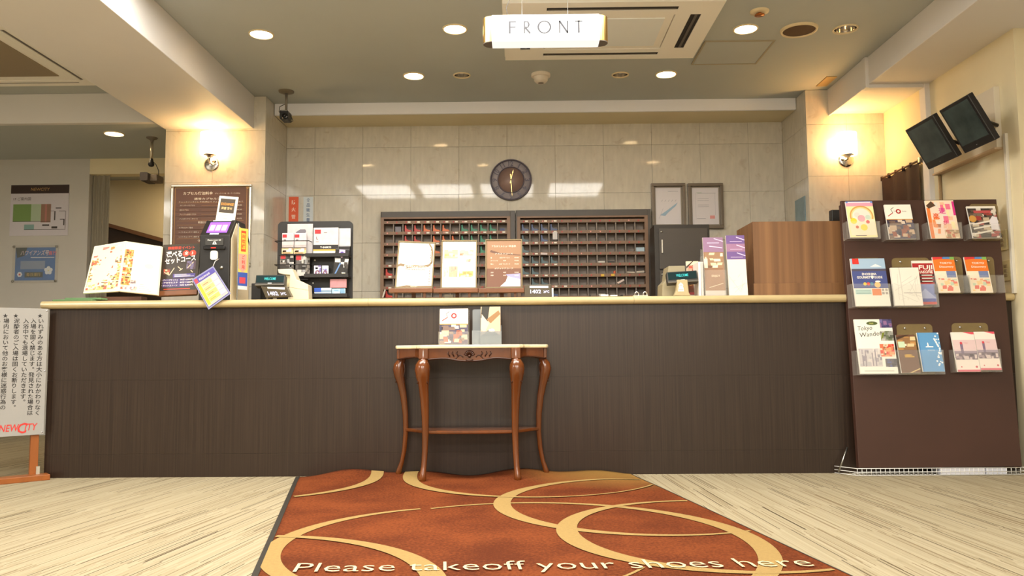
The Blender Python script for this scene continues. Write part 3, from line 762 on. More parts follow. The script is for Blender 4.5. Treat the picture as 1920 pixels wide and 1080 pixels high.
def D_map(p, w, h):
    p.rect(0,w,0,h,mat((240,234,220),.5)); g = mat((206,200,190),.5); rnd = random.Random(4)
    for i in range(14): p.line((w*rnd.random(),h*rnd.uniform(.06,.9)),(w*rnd.random(),h*rnd.uniform(.06,.9)),w*.012,g,1e-4)
    p.line((w*.32,0),(w*.30,h),w*.03,mat((214,208,196),.5),2e-4); p.rect(w*.36,w*.98,h*.32,h*.335,mat((150,146,140),.5),2e-4)
def D_fuji(p, w, h):
    p.rect(0,w,0,h,mat((176,40,40),.5)); p.rect(0,w,0,h*.46,mat((128,140,190),.5),1e-4); p.poly([(0,h*.14),(w*.5,h*.36),(w,h*.14)],mat((170,178,214),.5),2e-4); p.rect(0,w,0,h*.06,mat((200,70,66),.5),3e-4); p.rect(0,w,h*.06,h*.13,mat((74,84,160),.5),3e-4); p.rect(0,w,h*.94,h,mat((246,236,220),.5),1e-4)
    wt_ = mat((248,240,226),.5)
    p.text('FUJI',w*.97,h*.80,h*.10,wt_,w=w*.66,align='r',bold=.02,dy=4e-4); p.text('HAKONE',w*.97,h*.71,h*.065,wt_,w=w*.72,align='r',bold=.02,dy=4e-4)
    for z in (.50,.57,.64): p.rect(w*.3,w,h*z,h*(z+.05),mat((70,50,44),.5),4e-4); p.rect(w*.4,w*.92,h*(z+.015),h*(z+.035),wt_,5e-4)
def D_orange(p, w, h):
    p.rect(0,w,0,h,mat((250,236,210),.5)); p.rect(0,w,h*.60,h*.95,mat((240,126,44),.5),1e-4); p.poly([(0,h*.92),(w*.5,h*.95),(w*.5,h),(0,h)],mat((224,60,60),.5),2e-4); p.rect(w*.45,w*.85,h*.94,h,mat((90,140,200),.5),2e-4); p.rect(w*.8,w,h*.92,h,mat((130,180,90),.5),3e-4)
    wt_ = mat((252,244,226),.5)
    p.text('TOKYO',w*.3,h*.80,h*.06,wt_,w=w*.55,bold=.015,dy=3e-4); p.text('Discovery',w*.25,h*.70,h*.055,wt_,w=w*.66,bold=.015,dy=3e-4)
    p.rect(w*.52,w*.95,h*.42,h*.60,mat((120,134,176),.5),3e-4); photo(p,w*.1,w*.95,h*.04,h*.40,[(250,232,200),(244,170,130),(252,214,150),(236,110,90),(200,220,190)],5,5,31,3e-4)
def D_wander(p, w, h):
    p.rect(0,w,0,h,mat((246,240,226),.5)); bk = mat((40,36,34),.5)
    p.text('Tokyo',w*.06,h*.79,h*.085,bk,w=w*.40,shear=.18,dy=2e-4,rot=.06); p.text('Wander',w*.10,h*.665,h*.085,bk,w=w*.60,shear=.15,dy=2e-4,rot=.10)
    p.disc(w*.47,h*.925,w*.15,mat((76,90,40),.5),2e-4,20,h*.035); p.text('FREE',w*.40,h*.91,h*.028,mat((220,214,120),.5),dy=4e-4)
    photo(p,w*.02,w*.62,h*.13,h*.46,[(206,198,196),(170,162,168),(150,144,154),(190,184,186),(222,212,206)],8,4,41,1e-4)
    for x, t_ in ((.18,.42),(.36,.38),(.44,.44),(.1,.34)): p.rect(w*x,w*(x+.03),h*.14,h*t_,mat((150,140,150),.5),5e-4)
    photo(p,w*.68,w,h*.84,h,[(82,74,120),(120,110,160),(60,54,96),(150,110,150)],4,3,42,1e-4); photo(p,w*.66,w,h*.60,h*.78,[(150,150,140),(90,92,80),(190,186,176),(110,120,90)],4,3,43,1e-4)
    photo(p,w*.60,w*.98,h*.31,h*.54,[(236,120,84),(250,214,180),(120,90,60),(246,160,110),(214,60,50)],5,4,44,1e-4); photo(p,w*.70,w,h*.12,h*.27,[(90,84,96),(60,60,72),(140,134,140),(80,90,140)],4,3,45,1e-4)
    p.rect(w*.12,w*.9,h*.045,h*.055,mat((170,164,150),.5),2e-4)
    p.poly([(w*.66,h*.62),(w*.70,h*.74),(w*.78,h*.76),(w*.72,h*.66)],mat((120,130,40),.5),6e-4)
def D_gold(p, w, h):
    p.rect(0,w,0,h,mat((112,76,56),.5)); photo(p,0,w,h*.60,h*.95,[(150,110,70),(226,200,150),(96,64,44),(240,224,196),(190,140,80)],4,4,51,1e-4)
    p.poly([(0,h*.86),(w*.7,h),(w*.5,h),(0,h*.94)],mat((70,46,30),.5),6e-4); gd = mat((206,160,60),.35)
    p.disc(w*.5,h*.46,w*.22,gd,3e-4,16,h*.022); p.rect(w*.3,w*.8,h*.40,h*.435,gd,3e-4); p.poly([(w*.42,h*.0),(w,h*.12),(w,h*.09),(w*.55,0)],mat((220,190,130),.5),3e-4)
    p.rect(w*.05,w*.4,h*.66,h*.82,mat((206,226,190),.5),7e-4)
def D_blue(p, w, h):
    p.rect(0,w,0,h,mat((98,158,206),.5)); wt_ = mat((238,244,246),.5); rnd = random.Random(6)
    for i in range(34):
        a = rnd.random(); x = w*(.55+.45*rnd.random()**.6); z = h*(.15+.85*a); x = max(x, w*(.95-.45*abs(a-.5)*1.4)); r = w*rnd.uniform(.02,.05)
        p.disc(min(x,w-r),min(z,h-r),r,wt_,2e-4+1e-5*i,8)
    p.poly([(w*.30,h*.62),(w*.66,h*.62),(w*.66,h*.645),(w*.46,h*.65),(w*.44,h*.74),(w*.40,h*.74),(w*.38,h*.65),(w*.30,h*.64)],wt_,1e-3); p.text('TOKYO',w*.36,h*.53,h*.03,wt_,w=w*.34,dy=1e-3)
    p.rect(0,w*.06,0,h,mat((74,134,190),.5),1e-4)
def D_pink(p, w, h):
    p.rect(0,w,0,h,mat((246,232,220),.5)); p.rect(0,w,h*.34,h*.80,mat((226,198,196),.5),1e-4); p.rect(0,w,h*.34,h*.52,mat((160,142,156),.5),2e-4); p.rect(w*.30,w*.42,h*.44,h*.70,mat((130,112,136),.5),3e-4)
    photo(p,w*.02,w*.98,h*.30,h*.46,[(120,104,116),(80,68,80),(170,150,156),(220,200,196)],6,2,61,3e-4); p.rect(0,w,0,h*.05,mat((226,100,120),.5),2e-4); p.poly([(w*.5,h),(w*.9,h*.94),(w,h*.94),(w,h)],mat((228,84,100),.5),2e-4)
    p.disc(w*.36,h*.72,w*.06,mat((214,70,84),.5),4e-4); p.text('Tokyo',w*.48,h*.71,h*.03,mat((214,110,120),.5),dy=4e-4); p.disc(w*.86,h*.12,w*.05,mat((214,90,100),.5),4e-4); p.disc(w*.2,h*.12,w*.03,mat((214,90,100),.5),4e-4)
def brochure(parent_plane, TL, TR, BL, D, label, grp, yt=-0.014, yb=-0.055, th=0.010, name='brochure'):
    """a stack of leaflets leaning in a pocket: top edge on local plane yt, bottom on yb of the board"""
    M = parent_plane.matrix_world
    a = onplane(*TL, parent_plane, yt); b = onplane(*TR, parent_plane, yt); c = onplane(*BL, parent_plane, yb)
    h = math.hypot(a[1]-c[1], yt-yb); w_ = b[0]-a[0]
    xl = (a[0]+c[0])/2
    t = thing(name, label, 'brochure', group=grp)
    lean = math.atan2(yt-yb, a[1]-c[1])
    t.matrix_world = M @ Matrix.Translation((xl, yb, c[1])) @ Matrix.Rotation(-lean, 4, 'X')
    MB().box(0, w_, 0.0, th, 0, h).build('leaflets', t, paper)
    p = Print(-0.0006); D(p, w_, h); p.build('cover_print', t)
    return t
# ================================================================ BROCHURE BOARD
BB = (1.897, 4.585, 0.045)
bb = thing('brochure_board', 'tall brown brochure display board with clear pockets beside the counter', 'display board', BB, rx=math.radians(-3.6))
bpy.context.view_layer.update()
bx1 = onplane(1917,880,bb)[0]; bz1 = onplane(1720,375,bb)[1]
boardm = mat((66,40,30), 0.42, noise=0.08, scale=3, name='brown_board')
MB().box(0, bx1, 0, 0.018, 0, bz1).build('panel', bb, boardm, bevel=0.002)
[MB().box(q, q+0.026, 0.018, 0.045, 0, bz1-0.02).build('rear_batten', bb, boardm) for q in (0.004, bx1-0.03)]
def pocket(x0, x1, zb_, zl, ztop, depth=0.062, back=None):
    a = onplane(x0, zb_, bb, -depth)[0]; b = onplane(x1, zb_, bb, -depth)[0]; z0 = onplane(x0, zb_, bb, -depth)[1]; z1 = onplane(x0, zl, bb, -depth)[1]
    t_ = 0.003
    mb = MB().box(a, b, -depth, -depth+t_, z0, z1).box(a, b, -depth, -0.001, z0, z0+t_).box(a, a+t_, -depth+t_, -0.001, z0, z1).box(b-t_, b, -depth+t_, -0.001, z0, z1)
    pk = mb.build('pocket', bb, acryl)
    if back:
        u0, u1, zt = onplane(back[0], ztop, bb)[0], onplane(back[1], ztop, bb)[0], onplane(back[0], ztop, bb)[1]
        MB().rrect(u0, u1, z0, zt, 0.022, -0.004, -0.001).build('back_plate', pk, mat((150,128,84),0.1,alpha=0.55))
        for k in (0.22, 0.78):
            sc_ = MB().lathe([(0.001,-0.013),(0.005,-0.012),(0.007,-0.006),(0.007,-0.003)], 10, (u0+(u1-u0)*k, 0, zt-0.024), 'y').build('screw', pk, steelpin)
pocket(1589,1652,448,415,378); pocket(1662,1725,450,419,380); pocket(1740,1806,448,417,375); pocket(1818,1878,448,420,383,back=(1816,1870))
pocket(1599,1672,576,532,484,back=(1598,1650)); pocket(1676,1762,576,532,484,back=(1671,1741)); pocket(1757,1821,549,516,482,back=(1756,1802)); pocket(1817,1886,549,516,482,back=(1815,1862))
pocket(1608,1773,703,657,608,back=(1680,1747)); pocket(1793,1880,698,655,606,back=(1783,1851))
G1 = 'brochures in the display board pockets'
BR = [((1587,378),(1637,377),(1593,445),D_arch,'pastel illustrated leaflet with a rainbow arch, top left pocket'),
 ((1659,384),(1708,383),(1667,448),D_stay,'white leaflet with red circle emblem over a night photo, top row'),
 ((1737,376),(1790,377),(1744,447),D_pinkorange,'pink and orange leaflet in the top row'),
 ((1815,387),(1868,385),(1822,446),D_dark,'dark food photo leaflet in the top right pocket'),
 ((1594,485),(1658,485),(1605,574),D_gourmet,'navy gourmet guide leaflet with a mountain at its top'),
 ((1706,489),(1744,487),(1722,571),D_fuji,'red leaflet with large white FUJI letters'),
 ((1668,502),(1720,500),(1680,573),D_map,'plain white line map leaflet in front of the red one'),
 ((1748,482),(1788,481),(1760,549),D_orange,'orange headed leaflet, left one of the two alike'),
 ((1807,482),(1848,480),(1821,549),D_orange,'orange headed leaflet, right one of the two alike'),
 ((1600,599),(1670,598),(1614,701),D_wander,'large white Tokyo Wander magazine in the lowest row'),
 ((1682,628),(1717,624),(1688,699),D_gold,'brown and gold leaflet next to the blue one'),
 ((1719,624),(1759,623),(1731,697),D_blue,'sky blue leaflet with white blossoms'),
 ((1783,623),(1825,622),(1796,697),D_pink,'pale pink city leaflet, left one of the lowest pair'),
 ((1827,622),(1865,620),(1838,694),D_pink,'pale pink city leaflet, right one of the lowest pair')]
for i, (a, b_, c_, D, lb) in enumerate(BR):
    if i == 5: brochure(bb, a, b_, c_, D, lb, G1, -0.012, -0.030, 0.008)
    elif i == 6: brochure(bb, a, b_, c_, D, lb, G1, -0.030, -0.055, 0.014)
    else: brochure(bb, a, b_, c_, D, lb, G1)
# wire base tray of the board
wire = mat((224,222,216), 0.35, name='white_wire')
wbk = thing('wire_base', 'white wire grid tray under the brochure board', 'wire tray', (BB[0], BB[1], 0))
q0 = PZ(1608,893,0.0); q1 = PZ(1575,884,0.0)
x0_, x1_ = q0.x-BB[0], bx1+0.01; yf = q0.y-BB[1]; yb_ = 0.10
mb = MB(); zt = 0.042
for z in (0.004, 0.022, zt):
    mb.tube([(x0_,yf,z),(x1_,yf,z)], 0.0022, 6); mb.tube([(x0_,yf,z),(x0_-0.085,yb_,z)], 0.0022, 6); mb.tube([(x1_,yf,z),(x1_,yb_,z)], 0.0022, 6)
k = 0
x = x0_
while x < x1_:
    mb.tube([(x,yf,0.004),(x,yf,zt)], 0.0016, 5); mb.tube([(x,yf,0.004),(x,yb_,0.004)], 0.0014, 5); x += 0.026
for y in (0.04, 0.1): mb.tube([(x0_,yf+0.04+y,0.004),(x1_,yf+0.04+y,0.004)], 0.0014, 5)
mb.build('grid', wbk, wire)
mb = MB(); a = onplane(1578,884,wbk,0.14); mb.tube([(x0_-0.075,0.07,0.012),(x0_-0.012,0.085,0.15)], 0.005, 8); mb.build('strut', wbk, steel)
bxs = thing('carton', 'grey-white flat cartons lying in the wire tray', 'box', (BB[0]+0.45, BB[1]-0.01, 0.006))
MB().box(0, 0.25, 0, 0.09, 0, 0.036).build('box_body', bxs, mat((206,206,214),0.5), bevel=0.002)
MB().box(0.255, 0.37, 0, 0.09, 0, 0.036).build('box_body', bxs, mat((196,198,208),0.5), bevel=0.002)
# ================================================================ HOLDERS ON THE TABLE
def table_holder(TL, TR, BL, D, label, hl, Yp, grey=False):
    a, b, c = P(*TL, Yp), P(*TR, Yp), P(*BL, Yp)
    w_ = b.x-a.x
    t = thing('brochure_holder', hl, 'leaflet holder', (a.x, Yp, TZ), group='leaflet holders on the console table')
    m = acrylgrey if grey else acryl
    bh = 0.11 if grey else 0.20
    MB().box(-0.006, w_+0.006, -0.006, -0.003, 0, 0.075).box(-0.006, w_+0.006, -0.006, 0.05, 0, 0.003).box(-0.006, w_+0.006, 0.047, 0.05, 0, bh).box(-0.006,-0.003,-0.003,0.047,0.003,0.075).box(w_+0.003,w_+0.006,-0.003,0.047,0.003,0.075).build('stand', t, m)
    u = thing('brochure', label, 'brochure', (a.x, Yp, TZ+0.004), rx=math.radians(-8), group='leaflets on the console table')
    h = a.z-TZ-0.004
    MB().box(0, w_, 0.0, 0.010, 0, h).build('leaflets', u, paper)
    p = Print(-0.0006); D(p, w_, h); p.build('cover_print', u)
    return t
def D_massage(p, w, h):
    p.rect(0,w,0,h,mat((206,178,146),.5)); p.poly([(w*.05,h),(w*.45,h),(w*.35,h*.6),(w*.0,h*.7)],mat((48,44,34),.5),1e-4); p.poly([(w*.3,h*.66),(w*.9,h*.9),(w,h*.8),(w*.5,h*.55)],mat((150,110,66),.5),2e-4)
    p.poly([(w*.05,h*.8),(w*.42,h*.55),(w*.2,h*.3),(0,h*.4)],mat((226,200,170),.5),2e-4); p.rect(0,w,0,h*.22,mat((120,124,118),.5),3e-4); p.poly([(w*.05,h*.22),(w*.5,h*.42),(w*.95,h*.22)],mat((60,52,44),.5),3e-4); p.disc(w*.55,h*.36,w*.16,mat((230,220,204),.5),4e-4,16,h*.05)
    wt_ = mat((240,236,226),.5); p.text('BODY CARE',w*.2,h*.14,h*.03,wt_,w=w*.6,dy=5e-4); p.text('RELAXATION ROOM',w*.2,h*.08,h*.03,wt_,w=w*.7,dy=5e-4)
table_holder((824,578),(877,577),(826,644),D_stay,'white leaflet with red emblem over night photo on the console table','clear leaflet holder on the left of the console table',4.50)
q = table_holder((901,574),(938,575),(903,644),D_massage,'grey relaxation leaflet standing on the console table','grey leaflet holder on the right of the console table',4.50,True)
hx = P(886,600,4.55).x; MB().rrect(hx-q.location.x, P(912,600,4.55).x-q.location.x, 0.0, P(890,580,4.55).z-TZ, 0.01, 0.052, 0.055).build('side_plate', q, acrylgrey)
MB().box(hx-q.location.x, 0.0, 0.0, 0.003, 0, 0.08).build('side_pocket', q, acrylgrey)
# ================================================================ STANDING NOTICE ON THE LEFT
orangew = mat((150,84,34), 0.4, noise=0.15, scale=14, stretch=(1,1,0.2), name='orange_pine')
sg = thing('notice_stand', 'white standing house rules sign on an orange wood stand', 'sign', (-2.765, 4.655, 0), rz=math.radians(42))
bpy.context.view_layer.update()
zt = onplane(88,579,sg)[1]; zb_ = onplane(85,814,sg)[1]
SW = 0.60
pn = MB().box(-SW, 0, 0, 0.012, zb_, zt).build('panel', sg, mat((158,155,150),0.35), bevel=0.001)
p = Print(-0.0008); bk = mat((34,30,28), 0.6); rd = mat((206,52,46), 0.5)
cols = [(75.5,600,'いれずみのある方は大小にかかわりなく',1),(61.5,600,'入場を固く禁じます。発見された場合は',0),(47.5,600,'入浴中でも退場していただきます。',0),(30,600,'泥酔者のご入場は固くお断りします。',1),(10.5,600,'場内において他のお客様に迷惑行為の',1),(-6,600,'ある方は退場していただきます。',0)]
for cx, cy_, s_, star in cols:
    x, z = onplane(cx, cy_-3, sg); z2 = onplane(cx, 777, sg)[1]; pt = (z-z2)/17.8
    x1b = onplane(cx-4, 777, sg)[0]
    p = Print(-0.0008); p.vtext(s_, (x+x1b)/2, z, pt*0.98, bk, pt, bold=0.012)
    if star: p.text('★', x-pt*0.48, z+pt*0.12, pt*0.72, bk)
    p.build('text_column', pn)
x0n = onplane(-2,804,sg)[0]; xn, zn = onplane(68,806,sg)
hN = onplane(40,791,sg)[1]-zn
p = Print(-0.0008)
p.text('NEW', x0n, zn, hN*0.8, rd, w=(xn-x0n)*0.50, shear=0.15, bold=0.012); p.text('C', x0n+(xn-x0n)*0.46, zn-hN*0.25, hN*1.15, rd, w=(xn-x0n)*0.26, bold=0.02, shear=0.15, dy=2e-4); p.text('ITY', x0n+(xn-x0n)*0.68, zn, hN*0.8, rd, w=(xn-x0n)*0.32, shear=0.15, bold=0.012)
p.build('logo', pn)
for (u, v) in ((-0.008,zt-0.012),(-0.008,zb_+0.012),(-0.008,(zt+zb_)/2)):
    MB().lathe([(0.001,-0.003),(0.004,-0.002),(0.005,0.0)], 8, (u,0,v), 'y').build('screw', pn, steelpin)
for a in (-0.062, -SW+0.02): MB().box(a, a+0.042, 0.012, 0.04, 0.03, zt-0.02).build('post', sg, orangew, bevel=0.002)
MB().box(-SW-0.06, 0.03, -0.06, 0.035, 0.0, 0.032).build('foot_board', sg, orangew, bevel=0.003)
MB().box(-0.03, -0.012, 0.002, 0.012, 0.032, 0.075).build('bracket', sg, mat((200,196,180),0.4,0.6))
# ================================================================ WALL AND CEILING MOUNTED THINGS
def wallbox(x0p, x1p, ytop, ybot, Y):
    """world x0, x1, z0, z1 of a photograph rectangle on plane Y"""
    xm = (x0p+x1p)/2; ym = (ytop+ybot)/2
    return P(x0p,ym,Y).x, P(x1p,ym,Y).x, P(xm,ybot,Y).z, P(xm,ytop,Y).z
# ---- hanging FRONT sign
SY = 4.0
sx0, sx1, sz0, sz1 = wallbox(905,1141,28,76,SY)
t = thing('hanging_sign', 'lit white hanging sign reading FRONT with brass ends', 'sign', ((sx0+sx1)/2, SY+0.045, sz0))
hwS, hS, dS = (sx1-sx0)/2, sz1-sz0, 0.045
brass = mat((196,160,96), 0.28, 1.0, name='brass')
glow = mat((168,166,160), 0.5, emit=0.3, name='sign_glow'); glow.node_tree.nodes['Principled BSDF'].inputs['Emission Color'].default_value = (1,0.98,0.94,1)
wf0, wf1 = P(922,50,SY).x-t.location.x, P(1124,50,SY).x-t.location.x
for s, xe in ((-1, wf0), (1, wf1)):
    L_ = (hwS-abs(xe)); poly = [(xe, -dS)]+[(xe+s*L_*math.sin(a), -dS*math.cos(a)) for a in [PI*k/12 for k in range(1,12)]]+[(xe, dS)]
    e = MB().prism(poly, 0.002, hS-0.002, 'z').build('brass_end', t, brass)
    MB().prism([(xe+(a-xe)*0.98, b*0.98) for a, b in poly], -0.002, 0.002, 'z').build('end_cap', e, mat((96,88,80),0.5))
MB().box(wf0, wf1, -dS-0.004, dS+0.004, -0.003, hS+0.002).build('light_box', t, glow, bevel=0.003)
class LP(Print):
    def done(s): s.build('letter', t); s.mb = MB()
p = LP(-dS-0.0065); lg = mat((46,46,52), 0.6)
def LX(px): return P(px,50,SY).x-t.location.x
lz0, lz1 = P(1020,63,SY).z-sz0, P(1020,40,SY).z-sz0; lh = lz1-lz0; T_, t_ = 0.0090, 0.0062
x = LX(954); p.rect(x,x+T_,lz0,lz1,lg); p.rect(x+T_,LX(968),lz1-t_,lz1,lg); p.rect(x+T_,LX(967),lz0+lh*.48,lz0+lh*.48+t_,lg)
p.done(); x = LX(982); p.rect(x,x+T_*.8,lz0,lz1,lg); p.line((x+T_,lz0+lh*.45),(LX(994),lz0),T_,lg); r_ = lh*.25
for k in range(10):
    a0, a1 = -PI/2+PI*k/10, -PI/2+PI*(k+1)/10; wv = t_+(T_-t_)*math.cos((a0+a1)/2)**2; cx = x+T_*.8+0.008; cz = lz0+lh*.72
    p.line((cx+r_*.7*math.cos(a0), cz+r_*math.sin(a0)), (cx+r_*.7*math.cos(a1), cz+r_*math.sin(a1)), wv, lg)
p.rect(x+T_*.8,x+T_*.8+0.008,lz1-t_,lz1,lg); p.rect(x+T_*.8,x+T_*.8+0.008,lz0+lh*.46,lz0+lh*.46+t_,lg)
p.done(); cx = LX(1020.5); rr = (LX(1032)-LX(1009))/2
for k in range(36):
    a0, a1 = 2*PI*k/36, 2*PI*(k+1)/36; wv = t_+(T_-t_)*math.cos((a0+a1)/2)**2
    p.line((cx+rr*math.cos(a0), (lz0+lz1)/2+rr*math.sin(a0)), (cx+rr*math.cos(a1), (lz0+lz1)/2+rr*math.sin(a1)), wv, lg)
p.done(); x = LX(1048); x2 = LX(1065); p.rect(x,x+t_,lz0,lz1,lg); p.rect(x2-t_,x2,lz0,lz1,lg); p.line((x+0.002,lz1),(x2-0.002,lz0),T_,lg)
p.done(); x = LX(1085); p.rect(x-T_/2,x+T_/2,lz0,lz1,lg); p.rect(LX(1078),LX(1092),lz1-t_,lz1,lg)
p.done()
ztop = ZC-sz0
MB().tube([(LX(960),0,hS),(LX(951),0,hS+0.03),(LX(949),0,hS+0.06),(LX(955),0,hS+0.10),(LX(962),0,ztop)], 0.0018, 6).build('power_cord', t, mat((40,38,36),0.5))
for q in (979, 1066): MB().tube([(LX(q),0,hS),(LX(q),0,ztop)], 0.0010, 6).build('hanging_wire', t, mat((200,206,206),0.3,0.8))
# ---- sconces
shade_m = mat((255,210,140), 0.4, emit=SCONCE_E, name='sconce_glass')
def sconce(cx, plate, label):
    Y = PF-0.10
    c = P(cx, 270, Y); zt, zb = P(cx,250,Y).z, P(cx,291,Y).z
    pc = P(plate[0], plate[1], PF)
    t = thing('wall_sconce', label, 'wall lamp', (c.x, PF, zb), group='glass wall sconces on the pillars')
    r = 0.072; h = zt-zb; y = -0.10
    MB().lathe([(r*0.96,0.0),(r,0.006),(r,h-0.003),(r-0.002,h),(r-0.006,h-0.003),(r-0.006,0.008),(0.012,0.006)], 28, (0,y,0)).build('glass_shade', t, shade_m)
    MB().lathe([(0.001,-0.018),(0.02,-0.016),(0.030,-0.004),(0.050,0.0),(0.052,0.003),(0.010,0.006)], 24, (0,y,0)).build('lamp_cup', t, chrome)
    dx, dz = pc.x-c.x, pc.z-zb
    MB().lathe([(0.060,0.0),(0.058,-0.008),(0.045,-0.014),(0.001,-0.016)], 28, (dx,0,dz), 'y').build('wall_plate', t, chrome)
    MB().tube([(dx,-0.012,dz),(dx*0.8,-0.05,dz-0.004),(dx*0.3,-0.09,dz*0.5),(0,y,-0.012)], 0.008, 10).build('arm', t, chrome)
sconce(394, (397,308), 'glowing glass sconce on the left pillar above the price board')
sconce(1588, (1586,300), 'glowing glass sconce on the right pillar')
MB().tube([(0,0,0),(0,0,-0.09)], 0.002, 5)
# ---- security cameras
cgrey = mat((120,112,100), 0.45); cblack = mat((34,32,30), 0.4)
q = PZ(537,171,ZC)
t = thing('security_camera', 'black security camera on a ceiling pole by the left pillar', 'camera', (q.x,q.y,ZC), group='ceiling security cameras')
zl = P(537,207,q.y).z-ZC
MB().lathe([(0.060,0.0),(0.058,-0.010),(0.03,-0.016),(0.008,-0.018)], 24).build('ceiling_flange', t, mat((110,102,84),0.5))
MB().cyl((0,0,zl), 0.010, -zl-0.01).build('pole', t, cgrey)
MB().box(-0.045,0.0,0.0,0.10,zl-0.035,zl+0.005).build('mount_box', t, mat((176,166,148),0.5), bevel=0.004)
b0 = MB().rrect(-0.035,0.030,zl-0.085,zl-0.012,0.012,-0.05,0.05).build('body', t, cblack)
MB().lathe([(0.022,-0.05),(0.024,-0.075),(0.018,-0.08),(0.001,-0.074)], 18, (0.012,0,zl-0.068), 'y').build('lens', b0, mat((20,18,18),0.1))
MB().box(-0.025,0.022,-0.053,-0.04,zl-0.02,zl-0.012).build('bracket', b0, steel)
MB().tube([(0.01,0.0,zl-0.01),(0.04,0.0,zl-0.05),(0.055,0.0,zl-0.085),(0.04,0.0,zl-0.095),(0.02,0.03,zl-0.07)], 0.003, 6).build('cable', t, cblack)
MB().tube([(-0.01,0.0,zl+0.05),(-0.05,0.0,zl+0.03),(-0.055,0.0,zl-0.01),(-0.04,0.02,zl-0.03)], 0.003, 6).build('cable', t, cblack)
q = PZ(285,258,2.522)
t = thing('security_camera', 'grey security camera on a pole in the left bay', 'camera', (q.x,q.y,2.522), group='ceiling security cameras')
zl = P(284,302,q.y).z-2.522; ze = P(284,340,q.y).z-2.522
MB().lathe([(0.045,0.0),(0.043,-0.008),(0.016,-0.022),(0.012,-0.036)], 20).build('ceiling_flange', t, mat((116,106,92),0.5))
MB().cyl((0,0,zl), 0.012, -zl-0.02).build('pole', t, mat((196,184,160),0.3,0.6))
MB().lathe([(0.001,zl-0.05),(0.018,zl-0.045),(0.026,zl-0.03),(0.018,zl-0.008),(0.013,zl+0.02)], 14).build('joint', t, cblack)
MB().rrect(-0.065,0.0,ze-0.005,ze+0.065,0.010,-0.06,0.09).build('body', t, mat((84,74,66),0.5))
MB().box(0.0,0.06,-0.02,0.10,ze,ze+0.055).build('housing', t, mat((122,108,92),0.5), bevel=0.004)
MB().tube([(0.01,0,zl),(0.04,0.0,zl-0.03),(0.055,0.02,zl-0.08),(0.05,0.03,ze+0.05)], 0.003, 6).build('cable', t, cblack)
# ---- clock
cc = P(958,338,BW-0.02); R = 39.5/1500*(BW)
t = thing('wall_clock', 'round grey clock with gold hands on the marble wall', 'clock', (cc.x, BW-0.021, cc.z))
ironm = mat((84,76,86), 0.45, 0.1); facem = mat((166,156,158), 0.5, noise=0.12, scale=20)
MB().lathe([(R-0.012,-0.004),(R-0.012,-0.026),(R-0.004,-0.030),(R,-0.024),(R,0.0)], 48, axis='y').build('rim', t, ironm)
MB().lathe([(0.001,-0.012),(R-0.011,-0.012),(R-0.011,0.0)], 48, axis='y').build('face', t, facem)
MB().lathe([(R*0.60,-0.012),(R*0.61,-0.022),(R*0.645,-0.022),(R*0.655,-0.012)], 48, axis='y').build('inner_rim', t, ironm)
MB().lathe([(0.001,-0.0135),(R*0.605,-0.0135),(R*0.605,-0.012)], 48, axis='y').build('dial', t, mat((134,108,98),0.4,noise=0.1,scale=12))
p = Print(-0.015)
for n_ in range(1,13):
    a = PI/2-2*PI*n_/12; rr = R*0.80
    s_ = str(n_); vs, fs, gx0, gx1, gy0, gy1 = glyphs(s_, 0.02); kk = 0.044/0.73; kx = kk*(0.85 if len(s_)>1 else 1.05)
    ca, sa = math.cos(a-PI/2), math.sin(a-PI/2); p.mb.use(ironm)
    p.mb.add([(rr*math.cos(a)+((u-(gx0+gx1)/2)*kx)*ca-((v-0.365)*kk)*sa, p.y, rr*math.sin(a)+((u-(gx0+gx1)/2)*kx)*sa+((v-0.365)*kk)*ca) for u, v in vs], fs)
p.build('numerals', t)
gold = mat((240,214,140), 0.3, 0.7)
def hand(name, ang, L_, w0):
    a = PI/2-math.radians(ang); c_, s_ = math.cos(a), math.sin(a)
    pts = [(-0.03,-w0),(-0.03,w0),(L_*0.6,w0*0.7),(L_*0.72,w0*2.0),(L_,0),(L_*0.72,-w0*2.0),(L_*0.6,-w0*0.7)]
    if name == 'minute_hand': pts = [(-0.05,-w0*1.6),(-0.05,w0*1.6),(-0.01,w0),(L_*0.5,w0),(L_,w0*0.2),(L_,-w0*0.2),(L_*0.5,-w0),(-0.01,-w0)]
    MB().prism([(u*c_-v*s_, u*s_+v*c_) for u, v in pts], -0.019 if name == 'hour_hand' else -0.022, -0.017 if name == 'hour_hand' else -0.020).build(name, t, gold)
hand('hour_hand', 14, R*0.52, 0.0028); hand('minute_hand', 176, R*0.80, 0.0026)
MB().lathe([(0.001,-0.026),(0.006,-0.024),(0.007,-0.014)], 12, axis='y').build('hub', t, gold)
# ---- key cabinets
KY = 6.67
cabm = mat((74,66,58), 0.45, noise=0.06, scale=4, name='cabinet_dark'); cabi = mat((132,102,78), 0.5, noise=0.12, scale=9, name='cabinet_brown'); cell_m = mat((140,128,118), 0.6)
dotm = mat((190,40,40), 0.4); labm = mat((236,228,212), 0.5); dot2 = mat((230,150,140), 0.4); yel = mat((226,190,70),0.5)
keyshape = [(0.0,0.0),(0.058,0.0),(0.060,0.010),(0.050,0.017),(0.034,0.018),(0.024,0.024),(0.016,0.032),(0.0135,0.052),(0.010,0.058),(0.004,0.058),(0.001,0.052)]
keycol = {'r': (196,56,44), 'o': (214,104,40), 'g': (28,124,92), 'b': (66,80,118), 's': (74,98,104)}
keymesh = {}
cname = {'r': 'red', 'o': 'orange', 'g': 'green', 'b': 'dark blue', 's': 'slate grey'}
ordw = ['first','second','third','fourth','fifth','sixth','seventh','eighth','ninth','tenth','eleventh','twelfth','thirteenth']
